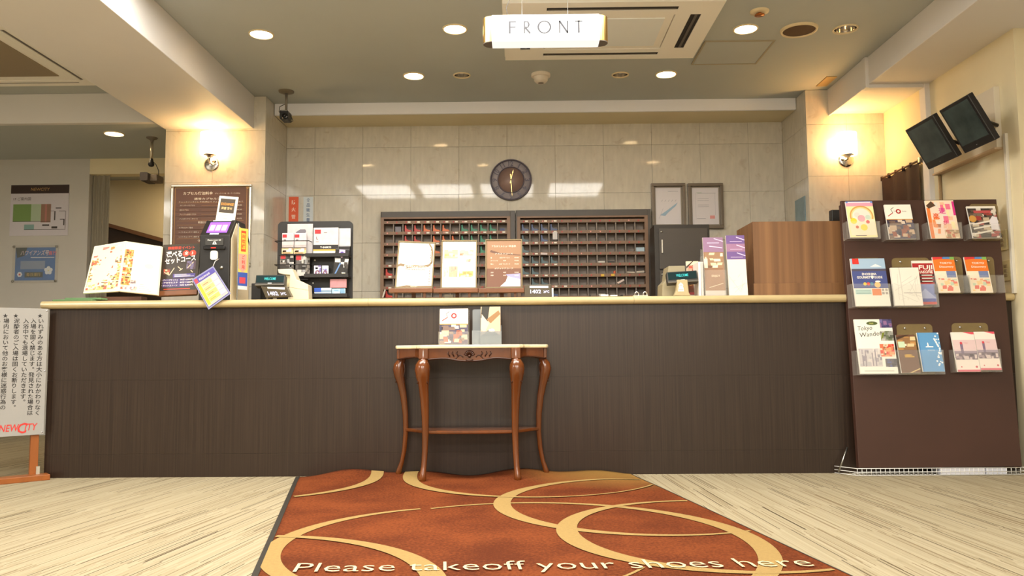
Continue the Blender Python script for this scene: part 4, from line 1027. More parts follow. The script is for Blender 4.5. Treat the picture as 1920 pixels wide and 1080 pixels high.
def key_cabinet(xl, xr, xa, pitch, ytop, ytag, ypitch, which, keys, labels, seed):
    x0, x1 = P(xl,480,KY).x, P(xr,480,KY).x; zt = P((xl+xr)/2,ytop,KY).z; zb = 0.98
    t = thing('key_cabinet', 'dark pigeonhole key cabinet on the marble wall, %s one' % which, 'key cabinet', (x0, KY, zb), group='key cabinets behind the counter')
    w_, h_ = x1-x0, zt-zb; D_ = BW-0.022-KY
    MB().box(0, w_, D_-0.012, D_, 0, h_).build('back_panel', t, cell_m)
    ca = P(xa-pitch/2,480,KY).x-x0; cp = P(xa+pitch*12.5,480,KY).x-x0; cw = (cp-ca)/13
    ztag0 = P((xl+xr)/2,ytag,KY).z-zb; zp = ypitch/1500*KY
    fr_top = P((xl+xr)/2, ytag-5, KY).z-zb
    for nm, bx_ in (('side_board',(0,ca-0.028,0,D_-0.012,0,h_)),('side_board',(cp+0.028,w_,0,D_-0.012,0,h_)),('top_board',(ca-0.028,cp+0.028,0,D_-0.012,fr_top+0.02,h_)),('bottom_board',(ca-0.028,cp+0.028,0,D_-0.012,0,0.02))):
        MB().box(*bx_).build(nm, t, cabm, bevel=0.002)
    MB().box(ca-0.028,ca,-0.004,D_-0.012,0.02,fr_top+0.02).build('inner_frame', t, cabi); MB().box(cp,cp+0.028,-0.004,D_-0.012,0.02,fr_top+0.02).build('inner_frame', t, cabi); MB().box(ca,cp,-0.004,D_-0.012,fr_top+0.006,fr_top+0.02).build('inner_frame', t, cabi)
    nrow = 8; tags = MB(); rnd = random.Random(seed)
    for r in range(nrow):
        zc = ztag0-zp*r
        MB().box(ca, cp, 0.0, D_-0.012, zc-0.013, zc+0.013).build('shelf', t, cabi)
        if r < nrow-1:
            for c in range(1,13):
                MB().box(ca+cw*c-0.004, ca+cw*c+0.004, 0.006, D_-0.012, zc-zp+0.013, zc-0.013).build('divider', t, cell_m) if (r, c) == (0, 1) else None
        for c in range(13):
            x = ca+cw*(c+0.36)
            tags.use(dot2 if rnd.random() < 0.2 else dotm); tags.cyl((x, -0.003, zc), 0.0062, 0.003, 'y', 8)
            if labels(r, c): tags.use(labm); tags.box(x+0.012, x+0.036, -0.002, 0.0, zc-0.005, zc+0.007)
    # dividers share one mesh
    d0 = [o for o in t.children if o.name.startswith('divider')][0]
    d0.location = (0,0,0)
    for r in range(nrow-1):
        for c in range(1,13):
            if (r, c) == (0, 1): continue
            d = bpy.data.objects.new('divider', d0.data); COL.objects.link(d); d.parent = t; d.location = (cw*(c-1), 0, -zp*r)
    tg = tags.build('number_tags', t); tg['kind'] = 'stuff'
    for r, c, k in keys:
        if k not in keymesh:
            o = MB().prism(keyshape, 0, 0.016).build('locker_key', m=mat(keycol[k], 0.4), bevel=0.002); keymesh[k] = o.data
        else:
            o = bpy.data.objects.new('locker_key', keymesh[k]); COL.objects.link(o)
        o.location = (x0+ca+cw*c+0.012, KY+0.02, zb+ztag0-zp*(r+1)+0.0135)
        tag(o, '%s locker key, %s row, %s slot of the %s key cabinet' % (cname[k], ordw[r], ordw[c], which.split()[0]), 'key', 'locker keys in the pigeonholes')
    return t, x0+ca, cw, zb+ztag0, zp
KL = [(0,c,'r') for c in (2,3)]+[(0,c,'o') for c in (4,5,6)]+[(0,c,'g') for c in (8,9,10,11)]+[(1,2,'r'),(1,3,'r'),(1,5,'o'),(1,6,'o'),(1,7,'o')]+[(1,c,'g') for c in (8,9,10,11)]+[(2,5,'o'),(2,9,'g'),(3,9,'g'),(4,0,'r'),(6,0,'r'),(2,10,'g')]
kl = key_cabinet(715,966.5,728.5,17.8,396,416,20.8,'left',KL,lambda r,c: (r < 3 and c >= 2) or (r >= 4 and c == 0),1)
KR = [(0,c,'b') for c in (0,1,2,3)]+[(1,0,'s'),(1,2,'b'),(2,0,'s')]+[(3,c,'s') for c in (0,1,2,3)]+[(4,0,'s'),(4,1,'s'),(5,1,'s'),(5,2,'s'),(6,3,'b')]
kr = key_cabinet(967.5,1222,985,17.98,393,414,20.7,'right',KR,lambda r,c: c < 4 or (r == 6 and c == 4),2)
def slot(kb, r, c, dx=0.0): return Vector((kb[1]+kb[2]*c+dx, KY, kb[3]-kb[4]*(r+1)+0.0135))
def slip(kb, r, c, w_, h_, col, label, dx=0.01, y=0.015, rot=0.0, dz=0.0, name='paper_slip', cat='paper', dp=0.02):
    s_ = slot(kb, r, c, dx)
    o = MB().box(0, w_, 0, dp, 0, h_).build(name, m=mat(col,0.5), bevel=0.001); o.location = (s_.x, KY+y, s_.z+dz); o.rotation_euler.y = rot
    return tag(o, label, cat)
slip(kr,1,3,0.040,0.064,(206,200,196),'white hanging tag over the fourth slot of the right key cabinet',0.03,-0.008,0,0.014,dp=0.004)
slip(kr,2,12,0.070,0.034,(176,196,206),'pale blue folded paper in the right end slot',0.006,0.004)
slip(kr,2,2,0.056,0.018,(214,196,190),'small pale strip across the right cabinet shelf edge',0.008,-0.012,0.05,-0.022,dp=0.004)
slip(kr,3,8,0.056,0.012,(214,210,200),'white pen lying in a right cabinet slot',0.008,0.004,0,0,'pen','pen'); slip(kr,3,9,0.056,0.010,(24,22,22),'black pen lying in a right cabinet slot',0.008,0.004,0,0,'pen','pen')
slip(kr,4,9,0.016,0.022,(214,100,50),'orange tab in a slot above a yellow label',0.055,0.004)
slip(kr,4,8,0.028,0.020,(226,182,60),'yellow label left one on the right cabinet shelf edge',0.028,-0.006,0,-0.026,dp=0.004); slip(kr,4,9,0.030,0.020,(226,182,60),'yellow label right one on the right cabinet shelf edge',0.032,-0.006,0,-0.024,dp=0.004)
slip(kr,4,11,0.066,0.012,(190,176,156),'cream paper bundle in the last but one slot',0.006,0.004,0.06,0.004); slip(kr,4,12,0.066,0.016,(190,178,160),'cream paper bundle in the last slot',0.006,0.004,-0.05,0.002)
slip(kr,5,10,0.062,0.016,(216,196,186),'tilted pale stick in a lower slot',0.01,0.0,-0.5,0.002); slip(kr,6,8,0.056,0.014,(206,202,196),'white paper stack in the lowest visible row',0.008,0.0)
slip(kl,0,1,0.050,0.044,(120,114,122),'grey patterned card in the second slot of the left key cabinet',0.014,0.01); slip(kl,0,12,0.040,0.022,(60,70,110),'small dark blue pouch in the last slot of the left key cabinet',0.02,0.01)
o = slip(kl,6,0,0.012,0.07,(220,210,196),'white slip leaning in the lowest left slot',-0.012,-0.01,0.3,0.0)
# ---- notices on the back wall
def wallnotice(x0p, x1p, yt, yb, Y, m, label, name='wall_notice', cat='notice', th=0.004):
    x0, x1, z0, z1 = wallbox(x0p, x1p, yt, yb, Y)
    t = thing(name, label, cat, (x0, Y, z0)); MB().box(0, x1-x0, 0, th, 0, z1-z0).build('sheet', t, m)
    return t, x1-x0, z1-z0
NY = BW-0.0245
t, w_, h_ = wallnotice(541,559,369,470,NY,mat((226,92,50),0.45),'orange vertical notice with white characters on the marble wall')
p = Print(-0.0005); p.vtext('防火管理者', w_/2, h_-0.03, w_*0.46, mat((250,226,206),0.5), 0.062, 0.01); p.build('print', t)
t, w_, h_ = wallnotice(568.5,586.5,369,470,NY,mat((206,214,218),0.45),'white vertical notice with blue characters beside the orange one')
p = Print(-0.0005); p.vtext('食品衛生責任者', w_/2, h_-0.012, w_*0.42, mat((70,100,140),0.5), 0.043, 0.01); p.build('print', t)
# ---- framed certificates
def certificate(x0p, x1p, label, deco):
    x0, x1, z0, z1 = wallbox(x0p, x1p, 343, 428, BW-0.06)
    t = thing('framed_certificate', label, 'certificate', (x0, BW-0.0215, z0), group='framed certificates on the marble wall'); w_, h_ = x1-x0, z1-z0; f = 0.026
    fm = mat((112,100,86), 0.35, 0.3)
    for b_ in ((0,w_,0,f),(0,w_,h_-f,h_),(0,f,f,h_-f),(w_-f,w_,f,h_-f)): MB().box(b_[0],b_[1],-0.038,0,b_[2],b_[3]).build('frame_rail', t, fm, bevel=0.003)
    MB().box(f,w_-f,-0.012,0,f,h_-f).build('mat_board', t, mat((150,138,122),0.5)); MB().box(f+0.012,w_-f-0.012,-0.014,-0.012,f+0.012,h_-f-0.012).build('paper_sheet', t, mat((214,208,210),0.4))
    p = Print(-0.0148); deco(p, w_, h_); p.build('print', t)
gy = mat((160,158,166),0.5); gb = mat((150,176,196),0.5)
def dc1(p, w_, h_):
    p.poly([(w_*.25,h_*.30),(w_*.45,h_*.40),(w_*.78,h_*.58),(w_*.72,h_*.50),(w_*.5,h_*.36),(w_*.4,h_*.28)], gb)
    for k in range(5): p.line((w_*(.3+.1*k),h_*.60),(w_*(.34+.1*k),h_*.64),0.003,gy)
    p.line((w_*.22,h_*.22),(w_*.35,h_*.45),0.002,gy); p.rect(w_*.5,w_*.8,h_*.82,h_*.83,gy)
def dc2(p, w_, h_):
    for z in (.78,.66,.62,.52,.48): p.rect(w_*.28,w_*(.6+.2*(z>.7)),h_*z,h_*(z+.008),gy)
    p.rect(w_*.25,w_*.4,h_*.79,h_*.80,mat((150,180,150),.5)); p.rect(w_*.62,w_*.76,h_*.22,h_*.29,mat((224,150,144),.5)); p.rect(w_*.25,w_*.5,h_*.22,h_*.23,gy)
    p.rect(w_*.22,w_*.225,h_*.2,h_*.8,gy); p.rect(w_*.775,w_*.78,h_*.3,h_*.8,gy)
certificate(1222,1286,'framed certificate with a pale blue diagonal mark, left of the pair',dc1)
certificate(1291,1357,'framed certificate with a small red seal, right of the pair',dc2)
# ---- price board on the left pillar
x0, x1, z0, z1 = wallbox(318,470,345,500,PF-0.03)
t = thing('price_board', 'brown capsule price board in a silver frame on the left pillar', 'sign board', (x0, PF, z0)); w_, h_ = x1-x0, z1-z0
alu = mat((206,200,188),0.25,0.9)
for b_ in ((0,w_,0,0.022),(0,w_,h_-0.022,h_),(0,0.022,0.022,h_-0.022),(w_-0.022,w_,0.022,h_-0.022)): MB().box(b_[0],b_[1],-0.03,0,b_[2],b_[3]).build('frame_rail', t, alu, bevel=0.007, bseg=3)
MB().box(0.02,w_-0.02,-0.014,0,0.02,h_-0.02).build('board', t, mat((104,64,40),0.35,noise=0.1,scale=2))
p = Print(-0.0148); wt_ = mat((240,226,204),0.5); go = mat((190,140,76),0.4)
def pzz(py): return P(394,py,PF-0.03).z-z0
def pxx(px): return P(px,400,PF-0.03).x-x0
for a, b_ in (((pxx(326),pzz(351)),(pxx(463),pzz(350))),((pxx(326),0.03),(pxx(326),pzz(351))),((pxx(461),0.03),(pxx(461),pzz(350)))): p.line(a,b_,0.004,go)
p.text('カプセル宿泊料金', pxx(341), pzz(364), 0.020, wt_, w=pxx(397)-pxx(341), bold=0.015); p.text('(チェックイン後・税・サービス料込)', pxx(401), pzz(363), 0.009, wt_, w=pxx(448)-pxx(401))
p.text('通常カプセルプラン', pxx(394), pzz(373.5), 0.014, wt_, w=pxx(424)-pxx(369)+0.04, align='c', bold=0.01)
p.text('チェックインタイム 午後2時より チェックアウト 午前11時まで', pxx(333), pzz(378.5), 0.008, wt_, w=pxx(454)-pxx(333))
yy = 378
for y0_, rows_ in ((379.5, ('スタンダードカプセル','浴衣カプセル','プレミアム浴衣カプセル','インセクトフリースペース')), (421, ('カプセルタイプ基本','レイトチェックイン割引 A','レイトチェックイン割引 B'))):
    for k, s_ in enumerate(rows_):
        yb_ = y0_+8.4*(k+1) if y0_ < 400 else y0_+8.6*(k+1)
        for q in ((y0_+(8.4 if y0_<400 else 8.6)*k), yb_): p.line((pxx(331),pzz(q)),(pxx(456),pzz(q)),0.0016,go)
        p.text(s_, pxx(335), pzz(yb_-2.5), 0.010, wt_, w=min(0.012*len(s_), 0.17)); p.text(('¥4,000','¥4,500','¥4,800','¥3,570')[k], pxx(452), pzz(yb_-2.5), 0.010, wt_, align='r')
        p.rect(pxx(376), pxx(436), pzz(yb_-3.4), pzz(yb_-3.1), go)
p.text('特別カプセルプラン', pxx(394), pzz(418), 0.014, wt_, align='c', w=0.2, bold=0.01); p.text('デイユース', pxx(394), pzz(452), 0.014, wt_, align='c', w=0.2, bold=0.01)
p.disc(pxx(462),pzz(351),0.012,go,1e-4)
p.build('print', t)
# ---- posters in the left bay
x0, x1, z0, z1 = wallbox(20,129,347,442,LW)
t = thing('floor_plan_poster', 'white floor plan poster with a dark title band on the left bay wall', 'poster', (x0, LW-0.006, z0)); w_, h_ = x1-x0, z1-z0
MB().box(0,w_,0,0.006,0,h_).build('sheet', t, mat((206,200,206),0.5))
p = Print(-0.0006); k_ = mat((60,50,48),0.5)
p.rect(0,w_,h_*.83,h_,mat((52,34,28),.5)); p.text('NEWCITY', w_*.5, h_*.885, h_*.06, mat((190,150,90),.5), align='c', shear=.2, dy=1e-4); p.text('1F ご案内図', w_*.05, h_*.70, h_*.05, k_, dy=1e-4)
for a,b_,c_,d_,col in ((.05,.36,.28,.62,(120,150,84)),(.36,.53,.28,.62,(172,190,160)),(.53,.70,.26,.62,(150,116,96)),(.60,.63,.26,.62,(180,120,110)),(.25,.42,.12,.22,(130,164,160))): p.rect(w_*a,w_*b_,h_*c_,h_*d_,mat(col,.5),1e-4 if a != .60 else 2e-4)
for a,b_,c_,d_ in ((.56,.68,.19,.22),(.72,.82,.14,.18),(.76,.78,.30,.48),(.78,.88,.53,.55),(.92,.94,.2,.32),(.86,.94,.31,.325),(.25,.96,.115,.122),(.05,.70,.275,.283),(.70,.76,.48,.485),(.95,.957,.13,.48),(.84,.95,.475,.482)): p.rect(w_*a,w_*b_,h_*c_,h_*d_,k_,3e-4)
p.build('print', t)
x0, x1, z0, z1 = wallbox(24,109,460,530,LW)
t = thing('blue_poster', 'blue poster with white blossom under a clear plate, left bay wall', 'poster', (x0, LW-0.012, z0)); w_, h_ = x1-x0, z1-z0
MB().box(0,w_,0.008,0.012,0,h_).build('backing', t, mat((190,186,178),0.3)); MB().box(w_*.06,w_*.94,0.006,0.008,h_*.06,h_*.94).build('sheet', t, mat((44,104,172),0.4,noise=0.15,scale=9))
p = Print(0.0055); wt_ = mat((220,226,232),.5)
p.poly([(w_*.06,h_*.94),(w_*.32,h_*.94),(w_*.26,h_*.72),(w_*.10,h_*.66)],mat((20,50,54),.5)); p.text('ハワイアンズ号', w_*.17, h_*.74, h_*.11, mat((210,196,206),.5), w=w_*.62, shear=.15, bold=.02, dy=1e-4); p.text('直行', w_*.79, h_*.75, h_*.08, mat((222,110,120),.5), bold=.02, dy=1e-4)
p.rect(w_*.40,w_*.92,h_*.66,h_*.68,wt_,1e-4); p.rect(w_*.18,w_*.72,h_*.36,h_*.58,mat((130,150,180),.5),1e-4); p.rect(w_*.28,w_*.68,h_*.14,h_*.28,mat((40,60,56),.5),2e-4); p.text('毎日運行', w_*.32, h_*.18, h_*.07, mat((200,170,90),.5), dy=3e-4)
for k in range(5): a = 2*PI*k/5+.3; p.disc(w_*.80+w_*.055*math.cos(a), h_*.32+w_*.055*math.sin(a), w_*.042, wt_, 3e-4+1e-5*k, 10)
p.disc(w_*.80,h_*.32,w_*.016,mat((230,220,150),.5),5e-4)
for k in range(6): a = 2*PI*k/6; p.disc(w_*.17+w_*.03*math.cos(a), h_*.22+w_*.03*math.sin(a), w_*.028, wt_, 3e-4+1e-5*k, 10)
p.disc(w_*.17,h_*.22,w_*.022,mat((206,60,50),.5),5e-4)
p.build('print', t)
pl_ = MB().box(0,w_,0,0.003,0,h_).build('cover_plate', t, acryl)
for u, v in ((.03,.04),(.97,.04),(.03,.96),(.97,.96)): MB().lathe([(0.001,-0.008),(0.010,-0.006),(0.011,0.0)], 12, (w_*u,0,h_*v), 'y').build('standoff', t, steel)
# ---- curtains
def curtain(name, label, x0, x1, y, z0, z1, m, folds, amp, axis='x', top=None):
    t = thing(name, label, 'curtain', (x0, y, 0) if axis == 'x' else (y, x0, 0))
    n = folds*10; L_ = x1-x0; vs = []; fs = []
    for j in range(7):
        f = j/6
        for i in range(n+1):
            u = i/n; a = amp*(0.55+0.45*f)*math.sin(u*folds*2*PI+0.4*math.sin(f*2+u*5)); zt = z1 if top is None else top[0]+(top[1]-top[0])*u
            z = zt+(z0-zt)*f; vs.append((u*L_, a, z) if axis == 'x' else (a, u*L_, z))
    for j in range(6):
        for i in range(n): fs.append((j*(n+1)+i, j*(n+1)+i+1, (j+1)*(n+1)+i+1, (j+1)*(n+1)+i))
    mb = MB(); mb.add(vs, fs, True); o = mb.build('cloth', t, m, recalc=False)
    return t
a = P(169,400,LW+0.06).x; b_ = P(205,400,LW+0.06).x
t = curtain('grey_curtain', 'grey curtain gathered at the left bay opening', a, b_, LW+0.06, 0.05, zt if False else 2.42, mat((150,142,124),0.85), 4, 0.02)
MB().cyl((-0.02,0,2.43), 0.010, P(300,330,LW).x-a, 'x', 10).build('rail', t, mat((170,160,140),0.4))
# dark split curtain on the right wall
y0, y1 = PXW(1724,297,RW-0.03).y, PXW(1655,331,RW-0.03).y; zt_ = PXW(1690,313,RW-0.03).z
t = curtain('dark_curtain', 'dark brown split curtain hanging on the right wall behind the board', y0, y1, RW-0.035, 1.0, zt_-0.03, mat((48,26,20),0.8), 3, 0.015, 'y')
MB().cyl((0,-0.03,zt_-0.018), 0.008, y1-y0+0.06, 'y', 8).build('rod', t, mat((120,90,60),0.4))
for k in range(6): MB().tube([(0.0, (y1-y0)*k/5, zt_-0.04), (0.0,(y1-y0)*k/5,zt_-0.006)], 0.012, 8).build('loop', t, mat((56,32,24),0.8))
for q in (-0.02, y1-y0+0.02): MB().box(-0.012,0.035,q-0.012,q+0.012,zt_-0.035,zt_).build('hook', t, steel)
# ---- monitors on the right wall
bd_ = thing('monitor_backboard', 'pale backboard fixed to the right wall behind the two monitors', 'board', (RW, 4.70, 0))
zb0, zb1 = 1.90, PXW(1868,165,RW).z
MB().box(-0.035, 0, 0.0, 0.72, zb0, zb1).build('board', bd_, mat((216,206,186),0.6), bevel=0.002)
MB().box(-0.05, 0, 0.0, 0.72, zb0-0.012, zb0).build('ledge', bd_, mat((196,170,140),0.6), bevel=0.002)
def monitor(pts, label, brand):
    Xt, zT, Xb, zB = 2.55, 2.147, 2.693, 1.882
    yn = PXW(pts[0], pts[1], Xt).y; yf = PXW(pts[2], pts[3], Xt).y
    w_ = yf-yn; h_ = math.hypot(Xb-Xt, zT-zB)
    t = thing('monitor', label, 'monitor', group='security monitors on the right wall')
    # local x runs from the far side to the near side, local z up the face, local -y out of the screen
    ex = Vector((0,-1,0)); ez = Vector((Xt-Xb,0,zT-zB)).normalized(); ey = ez.cross(ex)
    M = Matrix((ex, ey, ez)).transposed().to_4x4(); M.translation = Vector((Xb, yf, zB)); t.matrix_world = M
    bz = mat((26,24,24),0.35)
    MB().box(0, w_, 0, 0.035, 0, h_).build('housing', t, bz, bevel=0.004)
    MB().box(w_*.12, w_*.88, 0.035, 0.062, h_*.16, h_*.84).build('rear_bulge', t, bz, bevel=0.006)
    b = 0.020; MB().box(b, w_-b, -0.0015, 0, 0.045, h_-b).build('screen', t, mat((58,68,66),0.15,noise=0.35,scale=9))
    p = Print(-0.001); p.text('monitor' if False else '▬', w_*.46, 0.018, 0.006, mat((200,200,200),0.4), dy=1e-4); p.build('logo', t)
    ar = MB(); wl = t.matrix_world.inverted() @ Vector((RW-0.03, (yn+yf)/2+0.07, 2.03)); ar.tube([(w_*.5,0.06,h_*.5),(w_*.5,0.09,h_*.46),tuple(wl)], 0.012, 8); ar.build('arm', t, bz)
    MB().box(w_*.40,w_*.60,0.060,0.068,h_*.4,h_*.6).build('mount_plate', t, steel)
    return t
monitor((1747.6,218.7,1696.7,248.4),'smaller looking black monitor on the right wall, farther of the two','')
monitor((1813.6,178,1760.4,212),'larger looking black monitor on the right wall, nearer of the two','')
# conduit, duct, switches and handrail stub on the right wall
q = PXW(1763,340,RW-0.01); o = tag(MB().cyl((0,0,1.0), 0.011, 0.95, 'z', 10).build('conduit', m=mat((150,126,92),0.5)), 'thin beige conduit on the right wall below the monitors', 'pipe'); o.location = (RW-0.012, q.y, 0)
q = PXW(1893,400,RW-0.01); o = tag(MB().box(-0.018,0,-0.012,0.012,PXW(1905,550,RW).z,PXW(1888,250,RW).z).build('cable_duct', m=mat((214,208,194),0.45), bevel=0.002), 'white vertical cable duct on the right wall', 'duct'); o.location = (RW, q.y, 0)
for (px, ya, yb_, lb) in ((1879,432,470,'upper cream switch plate on the right wall'),(1886,488,527,'lower cream switch plate on the right wall')):
    q = PXW(px, (ya+yb_)/2, RW-0.01); h_ = PXW(px,ya,RW).z-PXW(px,yb_,RW).z
    t = thing('switch_plate', lb, 'switch', (RW, q.y, q.z), group='switch plates on the right wall')
    MB().box(-0.010,0,-0.04,0.04,-h_/2,h_/2).build('plate', t, mat((206,190,140),0.4), bevel=0.002)
    for k in (-1, 0, 1): MB().box(-0.014,-0.010,-0.014,0.014,k*h_*.22-0.009,k*h_*.22+0.009).build('rocker', t, mat((150,130,90),0.4), bevel=0.001)
# blue plate on the inner side of the right pillar
c4 = [PXW(x,y,2.262) for x,y in ((1491,382),(1509,362),(1510,418))]
o = tag(MB().box(-0.006,0,min(c4[0].y,c4[1].y),max(c4[0].y,c4[1].y),c4[2].z-0.05,(c4[0].z+c4[1].z)/2).build('blue_plate', m=mat((120,144,152),0.2,noise=0.15,scale=8), bevel=0.001), 'bluish translucent plate on the side of the right pillar', 'plate'); o.location.x = 2.265
# ================================================================ THINGS ON AND BEHIND THE COUNTER
def std(px, Y): return P(px, 555, Y).x
def box_px(x0p, x1p, yt, yb, Y):
    return wallbox(x0p, x1p, yt, yb, Y)
black = mat((30,27,25), 0.45, name='black_plastic'); white = mat((240,236,228), 0.45)
# ---- tall dark locker behind the counter
x0, x1, z0, z1 = box_px(1228,1332,421,560,6.32)
t = thing('steel_locker', 'dark grey steel locker in front of the certificates', 'locker', (x0, 6.32, 0)); w_ = x1-x0
lk = mat((78,70,62), 0.45, noise=0.04, scale=5)
MB().box(0,w_,0,0.22,0,z1).build('body', t, mat((56,50,44),0.5), bevel=0.004)
zs_ = P(1280,506,6.32).z
for a, b_ in ((zs_+0.006, z1-0.03), (0.55, zs_-0.006)):
    d = MB().box(0.035,w_-0.02,-0.014,0,a,b_).build('door', t, lk, bevel=0.003)
    MB().lathe([(0.001,-0.018),(0.008,-0.017),(0.010,-0.013)], 12, (0.055,0,b_-0.03), 'y').build('lock', d, steel)
    if a > 1.2: MB().box(0.052,0.062,-0.026,-0.014,P(1242,475,6.32).z,P(1242,450,6.32).z).build('handle', d, mat((226,220,206),0.3), bevel=0.002)
# ---- wood veneer box on the counter
ven = stripewood((100,68,44), (150,108,70), 18, 0.4, 'walnut_veneer', (0.3,0.72))
FY = 4.86
x0 = P(1413,480,FY).x; zt = P(1490,415,FY).z
t = thing('wooden_cabinet', 'walnut veneer cabinet on the right end of the counter', 'cabinet', (x0, FY, CT)); h_ = zt-CT; w_ = 2.20-x0; dp = 0.36
zp_ = P(1490,531,FY).z-CT
MB().box(0,w_,0,0.02,zp_,h_).build('front_panel', t, ven)
MB().box(0,0.02,0.02,dp,zp_,h_-0.02).build('side_panel', t, ven); MB().box(w_-0.02,w_,0.02,dp,zp_,h_-0.02).build('side_panel', t, ven)
MB().box(0,w_,0.02,dp,h_-0.02,h_).build('top_panel', t, ven)
MB().box(-0.008,w_,-0.010,dp,0.0,zp_).build('plinth', t, ven, bevel=0.002)
xb0, xb1, zb0, zb1 = box_px(1560,1578,393,415,4.95)
o = tag(MB().box(0,xb1-xb0,0,0.05,0,zb1-zt).build('black_device', m=black, bevel=0.003), 'small black device standing on the walnut cabinet', 'device'); o.location = (xb0, 4.95, zt)
# ---- purple leaflet rack
LY = 4.80
def tall_leaflet(x0p, x1p, yt, label, D, Y=LY, lean=-7):
    a, b = P(x0p,500,Y).x, P(x1p,500,Y).x; h = (P((x0p+x1p)/2,yt,Y+0.05).z-CT)/math.cos(math.radians(lean))
    t = thing('brochure', label, 'brochure', (a, Y, CT+0.002), rx=math.radians(lean), group='leaflets in the counter rack')
    MB().box(0,b-a,0,0.012,0,h).build('leaflets', t, paper)
    p = Print(-0.0006); D(p, b-a, h); p.build('cover_print', t)
pu = mat((116,88,146),.5); pk = mat((160,118,150),.5); lt = mat((226,206,232),.5)
def D_pur(p, w, h):
    p.rect(0,w,0,h,mat((150,112,84),.5)); p.rect(0,w,h*.75,h,mat((150,116,146),.5),1e-4); p.line((w*.55,h*.98),(w,h*.93),h*.012,lt,2e-4); p.line((w*.3,h*.85),(w*.95,h*.82),h*.014,lt,2e-4); p.rect(w*.2,w*.8,h*.90,h*.91,lt,2e-4)
    photo(p,w*.05,w*.95,h*.48,h*.74,[(160,124,92),(226,206,170),(120,88,64),(240,226,200)],4,4,71,1e-4); p.text('ENJOY',w*.35,h*.33,h*.035,mat((240,224,190),.5),dy=2e-4); p.rect(0,w,0,h*.10,mat((196,188,178),.5),2e-4); p.line((w*.2,h*.15),(w*.9,h*.22),h*.008,mat((226,206,176),.5),2e-4)
    p.rect(0,w*.18,h*.48,h*.64,mat((230,220,200),.5),3e-4)
def D_pur2(p, w, h):
    p.rect(0,w,0,h,mat((242,232,214),.5)); p.rect(0,w,h*.60,h,pu,1e-4); p.rect(0,w,h*.73,h*.86,pk,2e-4)
    for z in (.97,.84,.71): p.line((w*.55,h*z),(w,h*(z-.05)),h*.014,lt,3e-4); p.rect(w*.2,w*.85,h*(z-.075),h*(z-.068),lt,3e-4)
    g = mat((196,190,180),.5); rnd = random.Random(3)
    for i in range(8): p.line((w*rnd.random(),h*rnd.uniform(.05,.4)),(w*rnd.random(),h*rnd.uniform(.05,.4)),w*.015,g,2e-4)
tall_leaflet(1322,1360,446,'brown leaflet with mauve top in the clear rack, left of the pair',D_pur)
tall_leaflet(1366,1401,442,'white leaflet with layered purple tops, right of the pair',D_pur2)
a, b_ = P(1319,500,LY-0.02).x, P(1404,500,LY-0.02).x
t = thing('leaflet_rack', 'clear acrylic leaflet rack on the counter left of the walnut cabinet', 'leaflet rack', (a, LY-0.02, CT)); w_ = b_-a
MB().box(0,w_*.5,0,0.003,0,0.16).build('front_lip', t, acryl); MB().box(0,w_,0,0.13,0,0.002).build('base', t, acryl); MB().box(0,0.003,0.003,0.09,0.002,0.25).build('side', t, acryl); MB().box(w_*.47,w_*.475,0.003,0.09,0.002,0.22).build('side', t, acryl)
MB().box(0.01,w_-0.01,0.115,0.118,0.002,0.30).build('back', t, acryl)
# ---- magazines and folder beside the rack
def upright_book(x0p, x1p, yt, Y, dp, col, label, roll=0.0, name='magazine'):
    a, b, _, z = box_px(x0p,x1p,yt,555,Y)
    o = MB().box(0,b-a,0,dp,0,z-CT).build(name, m=mat(col,.5), bevel=0.001); o.location = (a,Y,CT+0.001); o.rotation_euler.y = roll
    return tag(o, label, 'magazine' if name == 'magazine' else 'folder', 'magazines on the counter' if name == 'magazine' else None)
upright_book(1315,1319,491,4.80,0.20,(206,196,190),'greyish upright folder at the left of the clear rack',0,'folder')
upright_book(1310,1314.5,491,4.80,0.20,(236,228,222),'white upright folder next to the magazines',0,'folder')
t = thing('magazine', 'reddish cover magazine leaning behind the right customer display', 'magazine', (P(1288,500,4.93).x, 4.93, CT+0.001), rx=math.radians(-6), group='magazines on the counter')
a, b_, _, z = box_px(1288,1311,489,555,4.93); MB().box(0,b_-a,0,0.012,0,z-CT).build('pages', t, paper)
p = Print(-0.0006); p.rect(0,b_-a,0,z-CT,mat((112,60,36),.5)); w_, h_ = b_-a, z-CT
p.rect(0,w_,h_*.62,h_,mat((236,206,176),.5),1e-4); p.poly([(0,h_*.8),(w_*.6,h_),(w_*.5,h_),(0,h_*.86)],mat((60,40,30),.5),2e-4); photo(p,w_*.1,w_,h_*.64,h_*.9,[(236,200,170),(200,80,60),(246,226,200),(150,60,40)],3,3,81,1e-4); p.text('ENJOY',w_*.2,h_*.34,h_*.08,mat((214,160,70),.5),dy=2e-4); p.rect(0,w_,h_*.10,h_*.16,mat((190,60,60),.5),2e-4); p.rect(0,w_,0,h_*.09,mat((236,226,220),.5),2e-4)
p.build('cover_print', t)
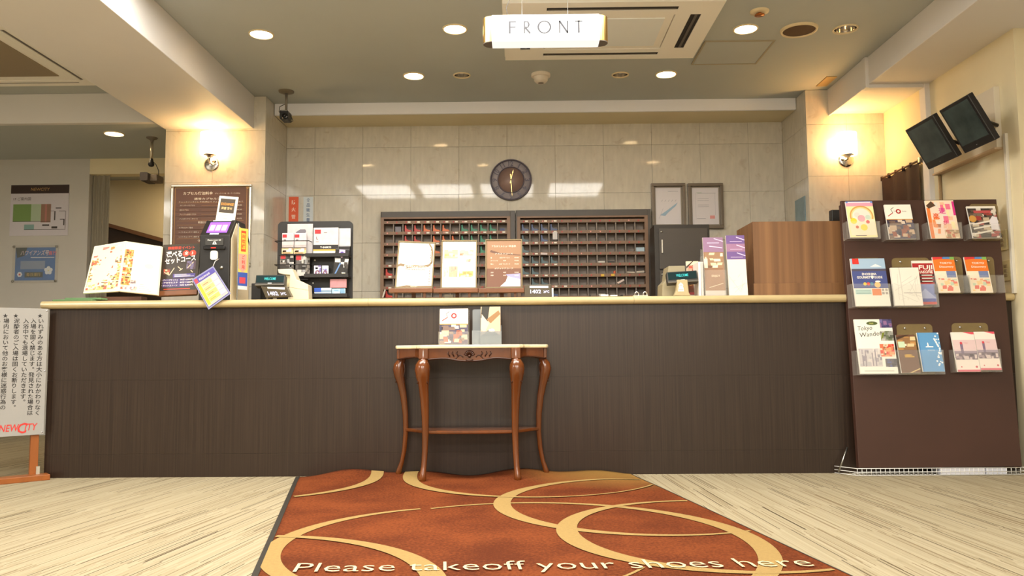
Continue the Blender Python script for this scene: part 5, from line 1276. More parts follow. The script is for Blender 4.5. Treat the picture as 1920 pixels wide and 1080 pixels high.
# ---- customer displays / registers
olive = mat((160,148,118),0.45); cream2 = mat((226,214,182),0.45); dkg = mat((56,54,50),0.35)
teal = mat((40,160,160),0.4,emit=0.5); lilac = mat((206,206,246),0.4,emit=0.35); screenm = mat((22,44,48),0.15)
def customer_display(x0p, x1p, yt, yb, Y, label, roll=0.0):
    x0, x1, z0, z1 = box_px(x0p,x1p,yt,yb,Y); w_, h_ = x1-x0, z1-z0
    t = thing('customer_display', label, 'customer display', ((x0+x1)/2, Y, z0), group='customer displays on the counter'); t.rotation_euler = (math.radians(-14), roll, 0)
    MB().box(-w_/2,w_/2,0,0.05,0,h_).build('housing', t, dkg, bevel=0.004)
    s_ = MB().box(-w_/2+0.006,w_/2-0.006,-0.002,0,h_*.30,h_-0.006).build('screen', t, screenm)
    p = Print(-0.0028); p.text('WELCOME', 0.0, h_*.52, h_*.24, teal, w=w_*.40, align='c', bold=.01); p.build('readout', s_)
    MB().box(-w_/2,w_/2,-0.008,0,0,h_*.14).build('hinge_bar', t, mat((96,90,80),0.35), bevel=0.003); MB().box(-0.012,0.012,-0.003,0,h_*.20,h_*.27).build('badge', t, white)
    MB().cyl((0,0.035,-(z0-CT)),0.016,z0-CT+0.004,'z',14).build('pole', t, dkg)
    return t
customer_display(478,533,514,536,4.80,'grey customer display with teal text by the left printer')
customer_display(1252,1309,507,530,4.80,'dark customer display with teal text at the right register',math.radians(-3))
def zpoly(pts, ox, oy, sc_, Y, x0, zbase):
    out = []
    for x, y in pts:
        q = P(ox+x/sc_, oy+y/sc_, Y); out.append((q.x-x0, q.z-zbase))
    return out
PYR = 4.87
X0 = P(550,530,PYR).x
t = thing('receipt_printer', 'cream receipt printer beside the merchandise stand', 'printer', (X0, PYR, CT))
po = zpoly([(750,200),(1115,185),(1230,465),(1300,490),(1520,600),(1535,975),(1005,975),(1040,640),(1060,345),(920,335),(775,300)],465,490,13.5,PYR,X0,CT)
po = [(x, max(0,z)) for x, z in po]
MB().prism(po[::-1], 0, 0.09).build('body', t, mat((218,206,176),0.45), bevel=0.003)
mz = [(1045,350),(925,345),(940,640),(1040,640)]; MB().prism(zpoly(mz,465,490,13.5,PYR,X0,CT)[::-1], 0.02, 0.07).build('paper_slot', t, mat((240,226,176),0.45))
a, b_ = zpoly([(1040,650),(1525,730)],465,490,13.5,PYR,X0,CT); p = Print(-0.0008); p.line(a,b_,0.0018,mat((170,158,130),.5)); p.build('seam', t)
def digital_clock(quad, label, Y, strip):
    pts = [P(x,y,Y) for x,y in quad]
    x0 = pts[3].x; t = thing('digital_clock', label, 'clock', (x0, Y, CT), group='digital clocks on the counter')
    poly = [(q.x-x0, max(0.0,q.z-CT)) for q in pts]
    MB().prism(poly, 0, 0.05).build('case', t, mat((74,64,46),0.35), bevel=0.002)
    p = Print(-0.0012); u = [P(x,y,Y) for x,y in strip]; sl = (poly[0][0]-poly[3][0])/max(0.001,(poly[0][1]-poly[3][1]))
    p.poly([(q.x-x0,q.z-CT) for q in u], white); h_ = poly[0][1]; wv = poly[1][0]-poly[0][0]
    xc = (poly[0][0]+poly[1][0]+poly[2][0]+poly[3][0])/4; zc = h_*.36
    p.text('1402', xc-wv*.08, zc, h_*.28, lilac, w=wv*.40, align='c', shear=sl, bold=.015); p.text('24℃', xc+wv*.32, zc+0.002, h_*.18, lilac, w=wv*.22, align='c', shear=sl, bold=.015)
    p.build('readout', t)
digital_clock([(489,537),(536,537),(546,556),(498,558)],'brown digital clock reading 1402 in front of the receipt printer',4.78,[(501,538),(534,539),(534,543),(502,541)])
digital_clock([(983,534),(1033,533),(1034,557),(984,558)],'digital clock reading 1402 right of the three framed signs',4.78,[(993,536),(1028,536),(1028,540),(993,540)])
o = tag(MB().box(0,P(1037,540,4.79).x-P(1034,540,4.79).x,0,0.05,0,P(1036,540,4.79).z-CT).build('white_card', m=white), 'narrow white card standing at the right digital clock', 'card'); o.location = (P(1034.6,540,4.79).x,4.79,CT)
x0, x1, z0, z1 = box_px(471,489,531,560,4.90); o = tag(MB().box(0,x1-x0,0,0.12,0,z1-CT).build('black_box', m=black, bevel=0.004), 'black box behind the exchange machine, left of the brown clock', 'box'); o.location = (x0,4.90,CT)
# right register body
X0 = P(1260,530,4.92).x
t = thing('cash_register', 'olive grey register body with a white crest, right of the binder', 'register', (X0, 4.92, CT))
po = zpoly([(400,170),(680,165),(690,300),(700,420),(740,520),(750,690),(290,690),(295,480),(370,400)],1210,480,9.14,4.92,X0,CT); po = [(x,max(0,z)) for x,z in po]
MB().prism(po[::-1],0,0.18).build('body', t, olive, bevel=0.003)
po = zpoly([(515,420),(690,420),(715,640),(748,690),(470,690),(505,600)],1210,480,9.14,4.84,X0,CT); po = [(x,max(0,z)) for x,z in po]
bp_ = MB().prism(po[::-1],-0.135,-0.09).build('front_mount', t, mat((186,168,128),0.45), bevel=0.003)
p = Print(-0.1365); q = zpoly([(590,530)],1210,480,9.14,4.82,X0,CT)[0]; p.disc(q[0],q[1]+0.006,0.014,white); p.poly([(q[0]-0.018,q[1]-0.030),(q[0]+0.018,q[1]-0.030),(q[0]+0.014,q[1]-0.004),(q[0]-0.014,q[1]-0.004)],white,1e-4); p.poly([(q[0]-0.006,q[1]+0.016),(q[0]+0.006,q[1]+0.016),(q[0],q[1]+0.026)],white,1e-4); p.disc(q[0]-0.005,q[1]+0.007,0.003,olive,2e-4); p.disc(q[0]+0.005,q[1]+0.007,0.003,olive,2e-4); p.rect(q[0]-0.014,q[0]+0.014,q[1]-0.022,q[1]-0.019,olive,2e-4); p.build('crest', bp_)
x0, x1, z0, z1 = box_px(1213,1292,551,556,4.90); o = tag(MB().box(0,x1-x0,0,0.15,0,0.012).build('cash_tray', m=black, bevel=0.003), 'flat black tray under the right register', 'tray'); o.location = (x0,5.11,CT)
# binder and low black tray
x0, x1, _, _ = box_px(1186,1213,548,556,4.74)
t = thing('ring_binder', 'cream clip binder with two chrome rings on the counter', 'binder', (x0,4.70,CT)); w_ = x1-x0
MB().box(0,w_,0,0.20,0,0.006).build('base', t, mat((232,216,176),0.5), bevel=0.001)
for k in (0.12, 0.70):
    MB().tube([(w_*k+0.012+0.012*math.cos(a),0.02,0.014+0.014*math.sin(a)) for a in [PI*2*i/14 for i in range(15)]], 0.003, 6).build('ring', t, chrome)
x0, x1, _, _ = box_px(1106,1168,550,556,4.80)
o = tag(MB().box(0,x1-x0,0,0.16,0,0.010).box(0,0.006,0,0.16,0.010,0.018).box(x1-x0-0.006,x1-x0,0,0.16,0.010,0.018).build('black_tray', m=black), 'low black tray with papers left of the binder', 'tray'); o.location = (x0,4.80,CT)
for i, (a, b_) in enumerate(((1127,1141),(1145,1158))):
    u0, u1 = P(a,553,4.82).x, P(b_,553,4.82).x; o = tag(MB().box(0,u1-u0,0,0.10,0,0.012-0.004*i).build('paper_stack', m=paper), ('left','right')[i]+' white paper stack in the low black tray', 'paper'); o.location = (u0,4.83,CT+0.0105)
# ---- three framed signs on wooden ledges
frm_g = mat((120,104,72),0.4,0.3); ledge_m = mat((112,68,38),0.4,noise=0.15,scale=10)
def framed_sign(TL, TR, BL, BR, label, sheet, deco, Y=4.84, ledge=None):
    zb = P((BL[0]+BR[0])/2,(BL[1]+BR[1])/2,Y).z; x0 = P(BL[0],BL[1],Y).x; x1 = P(BR[0],BR[1],Y).x
    w_ = x1-x0; lean = math.radians(-10); zt = P((TL[0]+TR[0])/2,(TL[1]+TR[1])/2,Y+0.05).z; h_ = (zt-zb)/math.cos(lean)
    sk = (P(TL[0],TL[1],Y+0.05).x+P(TR[0],TR[1],Y+0.05).x)/2-(x0+x1)/2
    t = thing('framed_sign', label, 'framed sign', (x0, Y, zb), rx=lean, group='framed signs on the counter'); t.rotation_euler = (lean, math.atan2(sk, h_), 0)
    f = 0.008
    for b_ in ((0,w_,0,f),(0,w_,h_-f,h_),(0,f,f,h_-f),(w_-f,w_,f,h_-f)): MB().box(b_[0],b_[1],-0.004,0.012,b_[2],b_[3]).build('frame_rail', t, frm_g, bevel=0.0015)
    MB().box(f,w_-f,0.002,0.008,f,h_-f).build('sheet', t, sheet)
    p = Print(0.0014); deco(p, w_, h_); p.build('print', t)
    # ledge and easel
    l0, l1 = P(ledge[0],545,Y).x, P(ledge[1],545,Y).x; zl = P((ledge[0]+ledge[1])/2,541,Y-0.02).z; zl0 = P((ledge[0]+ledge[1])/2,549,Y-0.02).z
    e = thing('wooden_easel', 'dark wooden ledge easel under the '+label, 'easel', ((l0+l1)/2, Y, CT), group='ledge easels on the counter'); hl = (l1-l0)/2
    MB().box(-hl,hl,-0.045,0.02,zl0-CT,zl-CT-0.012).build('ledge', e, ledge_m, bevel=0.002); MB().box(-hl,hl,-0.050,-0.040,zl0-CT,zl-CT).build('lip', e, ledge_m, bevel=0.002)
    for q in (-0.7,0.6): MB().box(hl*q-0.008,hl*q+0.008,-0.02,0.0,0,zl0-CT).build('foot', e, ledge_m)
    MB().box(-0.012,0.012,0.085,0.10,0,0.15).box(-0.012,0.012,0.02,0.10,zl0-CT,zl0-CT+0.01).build('back_leg', e, ledge_m)
cr = mat((246,240,218),0.35)
def d1(p, w, h):
    br = mat((128,104,72),.5); br2 = mat((96,74,50),.5)
    pts = [(0.0,.44),(.1,.48),(.2,.47),(.3,.44),(.5,.455),(.7,.45),(.85,.48),(.95,.56)]
    for i in range(len(pts)-1): p.poly([(w*pts[i][0],h*pts[i][1]),(w*pts[i+1][0],h*pts[i+1][1]),(w*pts[i+1][0],h*(pts[i+1][1]+.05)),(w*pts[i][0],h*(pts[i][1]+.05))],br,2e-4)
    p.text('Relaxation', w*.5, h*.455, h*.05, cr, w=w*.6, align='c', shear=.2, dy=4e-4); p.text('Relaxation', w*.5, h*.40, h*.05, br2, w=w*.5, align='c', shear=.2, dy=3e-4)
    for i in range(12): a, b = .56+.4*i/12, .56+.4*(i+1)/12; x = lambda z: .93-.12*max(0,(z-.78)/.2)**2; p.line((w*x(a),h*a),(w*x(b),h*b),w*.04,br,2e-4)
    for i in range(14): p.rect(w*.885,w*.90,h*(.10+.055*i),h*(.135+.055*i),br2,3e-4)
    p.poly([(w*.03,h*.03),(w*.97,h*.03),(w*.97,h*.09),(w*.6,h*.075),(w*.3,h*.08),(w*.03,h*.04)],br,2e-4); p.text('NEWCITY',w*.5,h*.05,h*.022,cr,align='c',dy=4e-4)
def d2(p, w, h):
    for (a,b,c,d,cols,s) in ((.08,.46,.62,.80,[(234,222,140),(220,206,110),(240,230,170),(206,180,120)],1),(.5,.9,.68,.80,[(236,230,196),(200,180,150),(220,204,160),(190,120,90)],2),(.5,.9,.48,.62,[(234,226,196),(206,180,206),(226,206,150),(190,170,190)],3),(.08,.2,.24,.44,[(240,226,180),(226,206,150)],4),(.22,.46,.24,.46,[(190,160,130),(200,166,140),(180,150,130)],5),(.5,.9,.24,.36,[(240,214,110),(226,180,90),(200,140,80),(244,230,170)],6)):
        photo(p,w*a,w*b,h*c,h*d,cols,4,3,90+s,1e-4)
def d3(p, w, h):
    wt_ = mat((244,234,216),.5); dk_ = mat((96,62,42),.5)
    p.rect(0.008,w-.008,h*.40,h-.008,mat((150,110,76),.4),5e-5); p.poly([(w*.12,h*.74),(w*.3,h*.70),(w*.95,h*.66),(w*.95,h*.68),(w*.4,h*.72),(w*.15,h*.78)],dk_,2e-4); p.poly([(w*.40,h*.04),(w*.94,h*.04),(w*.94,h*.20),(w*.6,h*.24),(w*.55,h*.14)],mat((236,234,244),.5),2e-4); p.poly([(w*.55,h*.28),(w*.94,h*.30),(w*.94,h*.18),(w*.6,h*.24)],mat((150,146,180),.5),3e-4)
    p.text('アカスリメニュー料金表', w*.5, h*.84, h*.035, wt_, w=w*.66, align='c', dy=4e-4); p.text('アカスリコース', w*.5, h*.69, h*.026, wt_, w=w*.48, align='c', dy=4e-4); p.text('ボディケアコース', w*.5, h*.39, h*.026, wt_, w=w*.5, align='c', dy=4e-4)
    for z, s_ in ((.61,('極','25分+サービス','¥5,000')),(.55,('スペシャル','40分','¥7,000')),(.48,('特上','60分 フルコース','¥9,000')),(.31,('全身','40分','¥4,000')),(.25,('足裏','30分','¥3,500'))):
        p.text(s_[0],w*.14,h*z,h*.022,wt_,dy=4e-4); p.text(s_[1],w*.52,h*z,h*.022,wt_,align='c',dy=4e-4); p.text(s_[2],w*.90,h*z,h*.022,wt_,align='r',dy=4e-4)
framed_sign((748,451),(816,451),(740,541),(811,541),'white framed sign with a brown ribbon',cr,d1,ledge=(731,813))
framed_sign((827,450),(896,450),(826,541),(894,541),'white framed sign with pale food pictures',mat((248,246,240),0.35),d2,ledge=(814,897))
framed_sign((909,449),(980,448),(910,541),(980,540),'brown framed price sign with white text',mat((112,72,50),0.35),d3,ledge=(898,983))
x0, x1, z0, z1 = box_px(829,846,549,558,4.95); o = tag(MB().box(0,x1-x0,0,0.05,0,z1-CT).build('grey_box', m=mat((178,172,160),0.5), bevel=0.002), 'small grey box behind the ledge of the middle framed sign', 'box'); o.location = (x0,5.10,CT)
# ---- menu book on a stand
def quadmap(p, A, B, C, D, n, eps=0.0012):
    """unit square print -> quad (A bottom-left, B bottom-right, C top-right, D top-left)"""
    out = []
    for u, y, v in p.mb.v:
        q = A*(1-u)*(1-v)+B*u*(1-v)+C*u*v+D*(1-u)*v
        out.append(tuple(q+n*(eps-y)))
    p.mb.v = out
bs = P(224,548,4.78); base = Vector((bs.x, 4.80, CT))
t = thing('menu_book', 'open menu book with food pictures propped on the counter', 'menu', tuple(base), group=None)
def page(A, B, C, D, name, deco):
    A, B, C, D = [q-base for q in (A,B,C,D)]; n = (B-A).cross(D-A).normalized()
    if n.y > 0: n = -n
    bk_ = [q-n*0.014 for q in (A,B,C,D)]
    mb = MB(); mb.add([tuple(q) for q in (A,B,C,D)]+[tuple(q) for q in bk_], [(0,1,2,3),(7,6,5,4),(0,4,5,1),(1,5,6,2),(2,6,7,3),(3,7,4,0)])
    o = mb.build(name, t, mat((246,236,206),0.3))
    p = Print(0.0); deco(p); quadmap(p, A, B, C, D, n); p.build('print', o)
sT, sB = P(236,452,4.93), P(222,546,4.82)
foodc = [(246,228,176),(226,176,96),(200,130,70),(240,206,140),(206,90,70),(250,240,206),(120,90,60)]
def dl(p):
    p.rect(0.02,.98,.02,.98,mat((248,234,190),.3)); p.rect(.06,.6,.74,.78,mat((226,120,110),.3),1e-4); p.rect(.3,.5,.88,.94,mat((226,130,120),.3),1e-4); p.text('丼',.55,.84,.08,mat((60,40,30),.3),dy=2e-4)
    for i in range(4):
        for j in range(3): photo(p,.04+.31*j,.335+.31*j,.05+.17*i,.205+.17*i,foodc[1:] if (i+j)%2 else foodc[3:]+foodc[:2],5,4,100+i*3+j,1e-4)
    photo(p,.55,.9,.80,.95,foodc,3,3,99,1e-4)
def dr(p):
    p.rect(0.02,.98,.02,.98,mat((252,248,230),.3))
    for i in range(4): photo(p,.03,.27,.13+.18*i,.30+.18*i,foodc[1:],5,4,120+i,1e-4)
    for j in range(2): photo(p,.04+.24*j,.24+.24*j,.04,.12,[(246,236,220),(206,110,80),(180,150,150),(226,200,180)],3,2,130+j,1e-4)
    photo(p,.28,.42,.16,.24,[(226,214,206),(150,130,130),(180,160,150)],2,2,133,1e-4); g = mat((170,160,140),.4)
    for k in range(4): p.rect(.52,.84-.06*k,.05+.04*k,.056+.04*k,g,1e-4)
    p.disc(.72,.55,.12,mat((240,232,206),.3),1e-4,16,.05)
page(P(156,550,4.75), sB, sT, P(177,462,4.86), 'left_page', dl)
page(sB, P(295,553,4.75), P(303,462,4.86), sT, 'right_page', dr)
MB().box(P(178,555,4.8).x-base.x, P(262,555,4.8).x-base.x, 0.02, 0.10, 0.006, 0.034).build('stand_ledge', t, mat((92,56,36),0.45), bevel=0.003)
for q in (190, 245): MB().box(P(q,555,4.8).x-base.x-0.008, P(q,555,4.8).x-base.x+0.008, 0.0, 0.10, 0, 0.008).build('stand_foot', t, mat((80,60,40),0.45))
x0, x1, z0, z1 = box_px(118,192,558,566,4.76); t = thing('green_tray', 'folded green cloth tray at the left end of the counter', 'tray', (x0-0.03,4.70,CT))
MB().box(0,x1-x0,0,0.16,0,0.012).build('base', t, mat((96,130,84),0.7), bevel=0.004); MB().box(0.05,x1-x0+0.03,0.04,0.16,0.012,0.024).build('fold', t, mat((104,138,92),0.7), bevel=0.004)
# ---- event poster in a dark stand
Y = 4.82; x0 = P(297,553,Y).x; x1 = P(368,553,Y).x; zl = P(332,556,Y).z
t = thing('event_poster', 'dark course menu poster with red headline in a wooden stand', 'poster', (x0, Y, max(CT, zl)), rx=math.radians(-12)); w_ = x1-x0; h_ = (P(340,458,Y+0.06).z-max(CT,zl))/math.cos(math.radians(12))
t.rotation_euler = (math.radians(-12), math.atan2(P(339.5,458,Y+0.06).x-(x0+x1)/2, h_), 0)
MB().box(0,w_,0,0.014,0,h_).build('frame', t, mat((66,54,38),0.4), bevel=0.002); MB().box(-0.004,w_+0.01,-0.02,0,0,0.030).build('ledge', t, ledge_m, bevel=0.002)
p = Print(-0.0008); p.rect(w_*.05,w_*.95,h_*.10,h_*.97,mat((60,50,42),.35))
rd_ = mat((214,70,46),.4); wt_ = mat((240,232,224),.4); vi = mat((84,72,140),.4)
p.text('期間限定イベント',w_*.5,h_*.90,h_*.045,rd_,w=w_*.72,align='c',bold=.02,dy=2e-4); p.text('選べる',w_*.12,h_*.74,h_*.10,wt_,w=w_*.42,bold=.03,dy=2e-4,rot=.08); p.text('セットコース',w_*.10,h_*.62,h_*.09,wt_,w=w_*.82,bold=.03,dy=2e-4,rot=.10)
for cx, cz in ((.64,.81),(.82,.81)): p.disc(w_*cx,h_*cz,w_*.09,rd_,1e-4)
p.text('全',w_*.60,h_*.79,h_*.05,wt_,dy=3e-4,bold=.02); p.text('3',w_*.79,h_*.79,h_*.05,wt_,dy=3e-4,bold=.02)
for a, b_ in (((.1,.46),(.24,.40)),((.24,.40),(.36,.54)),((.70,.52),(.86,.64)),((.80,.48),(.86,.44)),((.45,.56),(.55,.50)),((.5,.48),(.58,.52))): p.line((w_*a[0],h_*a[1]),(w_*b_[0],h_*b_[1]),w_*.02,mat((236,206,170),.4),3e-4)
photo(p,w_*.08,w_*.25,h_*.42,h_*.52,[(120,70,60),(206,90,70),(226,190,150)],3,2,140,1e-4); photo(p,w_*.68,w_*.92,h_*.5,h_*.66,[(90,70,80),(206,70,60),(120,110,140)],3,2,141,1e-4)
p.rect(w_*.34,w_*.93,h_*.35,h_*.42,vi,1e-4); p.rect(w_*.08,w_*.80,h_*.17,h_*.33,mat((76,62,110),.4),1e-4)
for k in range(3): p.rect(w_*.38,w_*(.9-.1*k),h_*(.365+.02*k),h_*(.372+.02*k),wt_,2e-4)
for k, (s1, s2) in enumerate((('ホットストーン','90分 8,000円'),('アロマエステ','80分 7,000円'),('ディープティシュ','70分 6,000円'))):
    z = h_*(.19+.052*k); p.text('・'+s1,w_*.06,z,h_*.026,wt_,w=w_*.42,bold=.015,dy=3e-4); p.text(s2,w_*.54,z,h_*.026,wt_,w=w_*.34,bold=.015,dy=3e-4)
p.rect(w_*.12,w_*.82,h_*.125,h_*.14,rd_,2e-4)
p.build('print', t)
# ---- exchange machine
MY = 4.78
x0 = P(373,500,MY).x; x1 = P(430,500,MY).x; w_ = x1-x0
t = thing('exchange_machine', 'black money exchange machine with purple screen on the counter', 'machine', (x0, MY, CT))
zk = P(400,441,MY).z-CT; zt = P(410,413,MY+0.10).z-CT
dpm = 0.36
side = [(0,0),(0,zk),(0.10,zt),(0.13,zt+0.004),(dpm-0.10,zt+0.004),(dpm,zt-0.10),(dpm,0)]
MB().prism(side, 0, w_, 'x').build('body', t, black, bevel=0.006)
sd2 = [(0.022,0.0),(0.022,zk-0.02),(0.105,zt-0.02),(0.14,zt-0.03),(dpm-0.11,zt-0.05),(dpm-0.02,zt-0.13),(dpm-0.02,0.0)]
MB().prism(sd2, w_, w_+0.003, 'x').build('side_plate', t, mat((226,210,178),0.45))
# sloping screen
th = math.atan2(0.10, zt-zk)
def slope(u, v, e=0.002):          # u across 0..1, v up the slope 0..1
    return (w_*u, 0.10*v-math.cos(th)*e, zk+(zt-zk)*v+math.sin(th)*e)
MB().add([slope(.18,.15),slope(.86,.15),slope(.86,.85),slope(.18,.85)],[(0,1,2,3)]).build('screen', t, mat((120,76,186),0.3,emit=0.6), recalc=False)
sp = MB(); sp.use(mat((176,150,226),0.3,emit=0.5))
for k in range(3): sp.add([slope(.24+.2*k,.28,.003),slope(.40+.2*k,.28,.003),slope(.40+.2*k,.66,.003),slope(.24+.2*k,.66,.003)],[(0,1,2,3)])
sp.use(white); sp.add([slope(.24,.91,.003),slope(.86,.91,.003),slope(.86,.97,.003),slope(.24,.97,.003)],[(0,1,2,3)]); sp.add([slope(.32,.02,.003),slope(.62,.02,.003),slope(.62,.11,.003),slope(.32,.11,.003)],[(0,1,2,3)])
sp.build('screen_print', t, recalc=False)
zz = lambda py: P(400,py,MY).z-CT
MB().box(w_*.20,w_*.80,-0.006,0,zz(460),zz(447)).build('bill_label', t, mat((58,56,52),0.4), bevel=0.001)
p = Print(-0.0068); p.text('Please insert bill',w_*.5,zz(451.5),0.008,white,w=w_*.44,align='c',bold=.02); p.poly([(w_*.44,zz(458.5)),(w_*.58,zz(458.5)),(w_*.54,zz(453)),(w_*.48,zz(453))],white); p.rect(w_*.49,w_*.53,zz(457),zz(455),mat((58,56,52),.4),1e-4); p.build('bill_text', t)
MB().box(w_*.16,w_*.86,-0.018,0,zz(468),zz(462)).build('bill_slot', t, mat((20,18,18),0.3), bevel=0.003); MB().box(w_*.42,w_*.58,-0.0195,-0.018,zz(466),zz(464.5)).build('slot_lamp', t, mat((206,40,30),0.3,emit=0.8))
MB().lathe([(0.001,-0.008),(0.009,-0.007),(0.011,0)], 14, (w_*.74,0,zz(502)), 'y').build('key_lock', t, steel)
# sign card on top
cx0, cx1 = P(402,390,MY+0.12).x-x0, P(438,390,MY+0.12).x-x0; ch = P(420,366,MY+0.16).z-CT-zt-0.004
cd = thing('exchange_card', 'white EXCHANGE card standing on top of the exchange machine', 'sign', (x0+cx0, MY+0.14, CT+zt+0.004), rx=math.radians(-8)); cd.rotation_euler = (math.radians(-8), math.radians(5), 0); cw_ = cx1-cx0
MB().box(0,cw_,0,0.006,0,ch).build('card', cd, mat((244,236,212),0.4), bevel=0.001)
p = Print(-0.0006); og = mat((222,150,50),.4); p.rect(cw_*.10,cw_*.88,ch*.34,ch*.90,mat((72,60,46),.4)); p.text('EXCHANGE',cw_*.49,ch*.64,ch*.10,og,w=cw_*.66,align='c',bold=.02,dy=1e-4); p.text('両替 受付',cw_*.49,ch*.48,ch*.08,mat((236,206,140),.4),w=cw_*.56,align='c',bold=.01,dy=1e-4); p.rect(cw_*.3,cw_*.6,ch*.22,ch*.235,mat((190,180,160),.4)); p.rect(cw_*.4,cw_*.6,ch*.10,ch*.13,mat((200,192,176),.4)); p.build('print', cd)
# small banner at the machine's right side
bx = P(447,480,MY+0.03).x
t2 = thing('side_banner', 'small yellow and blue banner on a clear pole beside the exchange machine', 'banner', (bx, MY+0.02, CT))
MB().cyl((0,0,0),0.004,P(447,419,MY+0.03).z-CT,'z',10).build('pole', t2, acrylgrey); MB().box(0.0,0.05,0.0,0.06,0,0.004).build('base', t2, acryl)
zA, zB = P(455,428,MY+0.05).z-CT, P(455,543,MY+0.05).z-CT; wb_ = 0.075
ba = MB().box(0,wb_,0.0,0.002,zB,zA).build('banner_cloth', t2, mat((214,192,90),0.5)); hB = zA-zB
p = Print(-0.0006); p.poly([(wb_*.3,zB+hB*.62),(wb_*.8,zB+hB*.62),(wb_*.8,zB+hB*.96),(wb_*.3,zB+hB*.96)],mat((206,70,40),.5)); p.rect(wb_*.36,wb_*.74,zB+hB*.66,zB+hB*.92,mat((240,180,60),.5),1e-4); p.vtext('両替機',wb_*.55,zB+hB*.90,0.026,mat((190,50,40),.5),0.03,.02,2e-4)
p.poly([(wb_*.1,zB+hB*.34),(wb_*.5,zB+hB*.28),(wb_*.9,zB+hB*.34),(wb_*.9,zB+hB*.58),(wb_*.1,zB+hB*.58)],mat((240,150,130),.5),1e-4); p.rect(0,wb_,zB+hB*.06,zB+hB*.28,mat((60,84,160),.5)); p.vtext('ご利用',wb_*.55,zB+hB*.56,0.026,mat((196,50,50),.5),0.03,.02,2e-4); p.rect(wb_*.2,wb_*.8,zB+hB*.10,zB+hB*.20,mat((206,70,80),.5),1e-4); p.rect(0,wb_,zB,zB+hB*.06,mat((206,206,210),.5)); p.build('print', ba)
t2.rotation_euler.z = math.radians(60)
# hanging card
hc = [P(x,y,4.648) for x,y in ((359.8,523.9),(391,580.5),(432.6,550.4),(399.6,498.6))]
A, B, C, D = hc[0], hc[1], hc[2], hc[3]
org = Vector((D.x, 4.648, D.z)); t = thing('hanging_card', 'tilted laminated card hanging from the exchange machine over the counter edge', 'card', tuple(org))
loc = [q-org for q in (A,B,C,D)]; n = Vector((0,-1,0))
mb = MB(); mb.add([(q.x,0,q.z) for q in loc]+[(q.x,0.003,q.z) for q in loc], [(0,1,2,3),(7,6,5,4),(0,4,5,1),(1,5,6,2),(2,6,7,3),(3,7,4,0)]); mb.build('laminate', t, mat((150,150,186),0.15))
p = Print(0.0); p.rect(.04,.96,.04,.96,mat((92,84,160),.3)); p.rect(.06,.94,.06,.80,mat((248,236,176),.3),1e-4); p.rect(.68,.92,.10,.78,mat((244,170,190),.3),2e-4); p.rect(.08,.20,.10,.78,mat((250,206,70),.3),2e-4); p.rect(.06,.18,.82,.95,mat((226,80,90),.3),2e-4); p.text('貴重品袋料金表',.24,.85,.05,white,w=.5,dy=2e-4)
for k in range(4): p.rect(.22,.66,.14+.16*k,.27+.16*k,mat((250,216-10*k,110+10*k),.3),2e-4); p.rect(.26,.5,.19+.16*k,.205+.16*k,mat((120,100,80),.3),3e-4); p.rect(.70,.90,.14+.16*k,.27+.16*k,mat((246,196,206),.3),3e-4)
# rotate so that the header runs along the upper right edge: map u along D->C... header edge D-A
quadmap(p, B, C, D, A, n) if False else quadmap(p, loc[1], loc[2], loc[3], loc[0], n); p.build('print', t)
MB().tube([(0,0,0),(0.004,0.02,0.03),(0.0,0.09,P(399,487,MY).z-org.z)], 0.002, 6).build('cord', t, mat((220,210,200),0.3)); 
rz0, rz1 = P(401,487,MY-0.012).z-org.z, P(401,470,MY-0.012).z-org.z; xr0, xr1 = P(394.5,480,MY-0.012).x-org.x, P(407.5,480,MY-0.012).x-org.x
MB().rrect(xr0,xr1,rz0,rz1,0.012,MY-0.014-4.648,MY-4.648).build('reel', t, mat((244,238,224),0.35))
# ---- merchandise stand
SYm = 5.06
x0, x1, z0, z1 = box_px(520,661,415,560,SYm)
t = thing('merchandise_stand', 'black merchandise stand with rounded corners on the counter', 'display stand', (x0, SYm, CT)); w_, h_ = x1-x0, z1-CT
MB().rrect(0,w_,0,h_,0.03,0,0.012).build('back_board', t, black)
mx_ = lambda px: P(px,490,SYm-0.03).x-x0
mz_ = lambda py: P(590,py,SYm-0.03).z-CT
for (a, b_, y_) in ((577,657,481),(575,657,519),(577,655,556)):
    MB().box(mx_(a),mx_(b_),-0.09,0,mz_(y_)-0.008,mz_(y_)).box(mx_(a),mx_(b_),-0.09,-0.086,mz_(y_),mz_(y_)+0.014).build('shelf', t, black)
for y_ in (453, 497): MB().tube([(0.0,-0.005,mz_(y_)),(0.004,-0.07,mz_(y_)),(mx_(582),-0.07,mz_(y_)),(mx_(583),-0.005,mz_(y_))], 0.003, 6).build('wire_rail', t, black)
MB().box(mx_(524),mx_(580),-0.06,0,mz_(478)-0.004,mz_(478)).build('shelf', t, black); MB().box(mx_(522),mx_(580),-0.06,0,mz_(524)-0.004,mz_(524)).build('shelf', t, black)
for px, py in ((588,487),(585,530),(650,487)): MB().lathe([(0.001,-0.004),(0.005,-0.003),(0.006,0)], 8, (mx_(px),0,mz_(py)), 'y').build('screw', t, white)
def pack(x0p, x1p, yt, yb, dy, label, col, deco=None, th=0.012, name='goods_pack', roll=0.0, rough=0.3):
    a, b, zb, ztp = P(x0p,490,SYm-dy).x, P(x1p,490,SYm-dy).x, P(x0p,yb,SYm-dy).z, P(x0p,yt,SYm-dy).z
    o = thing(name, label, 'package', (a, SYm-dy, zb), group='packaged goods on the merchandise stand'); o.rotation_euler.y = roll
    mb = MB().box(0,b-a,0,th,0,ztp-zb); col = tuple(int(v*.84) for v in col); mb.build('pouch', o, mat(col, rough, noise=0.08, scale=30), bevel=min(0.003, th*0.3))
    if deco: p = Print(-0.0010); deco(p, b-a, ztp-zb); p.build('print', o)
redm = mat((176,40,46),.4)
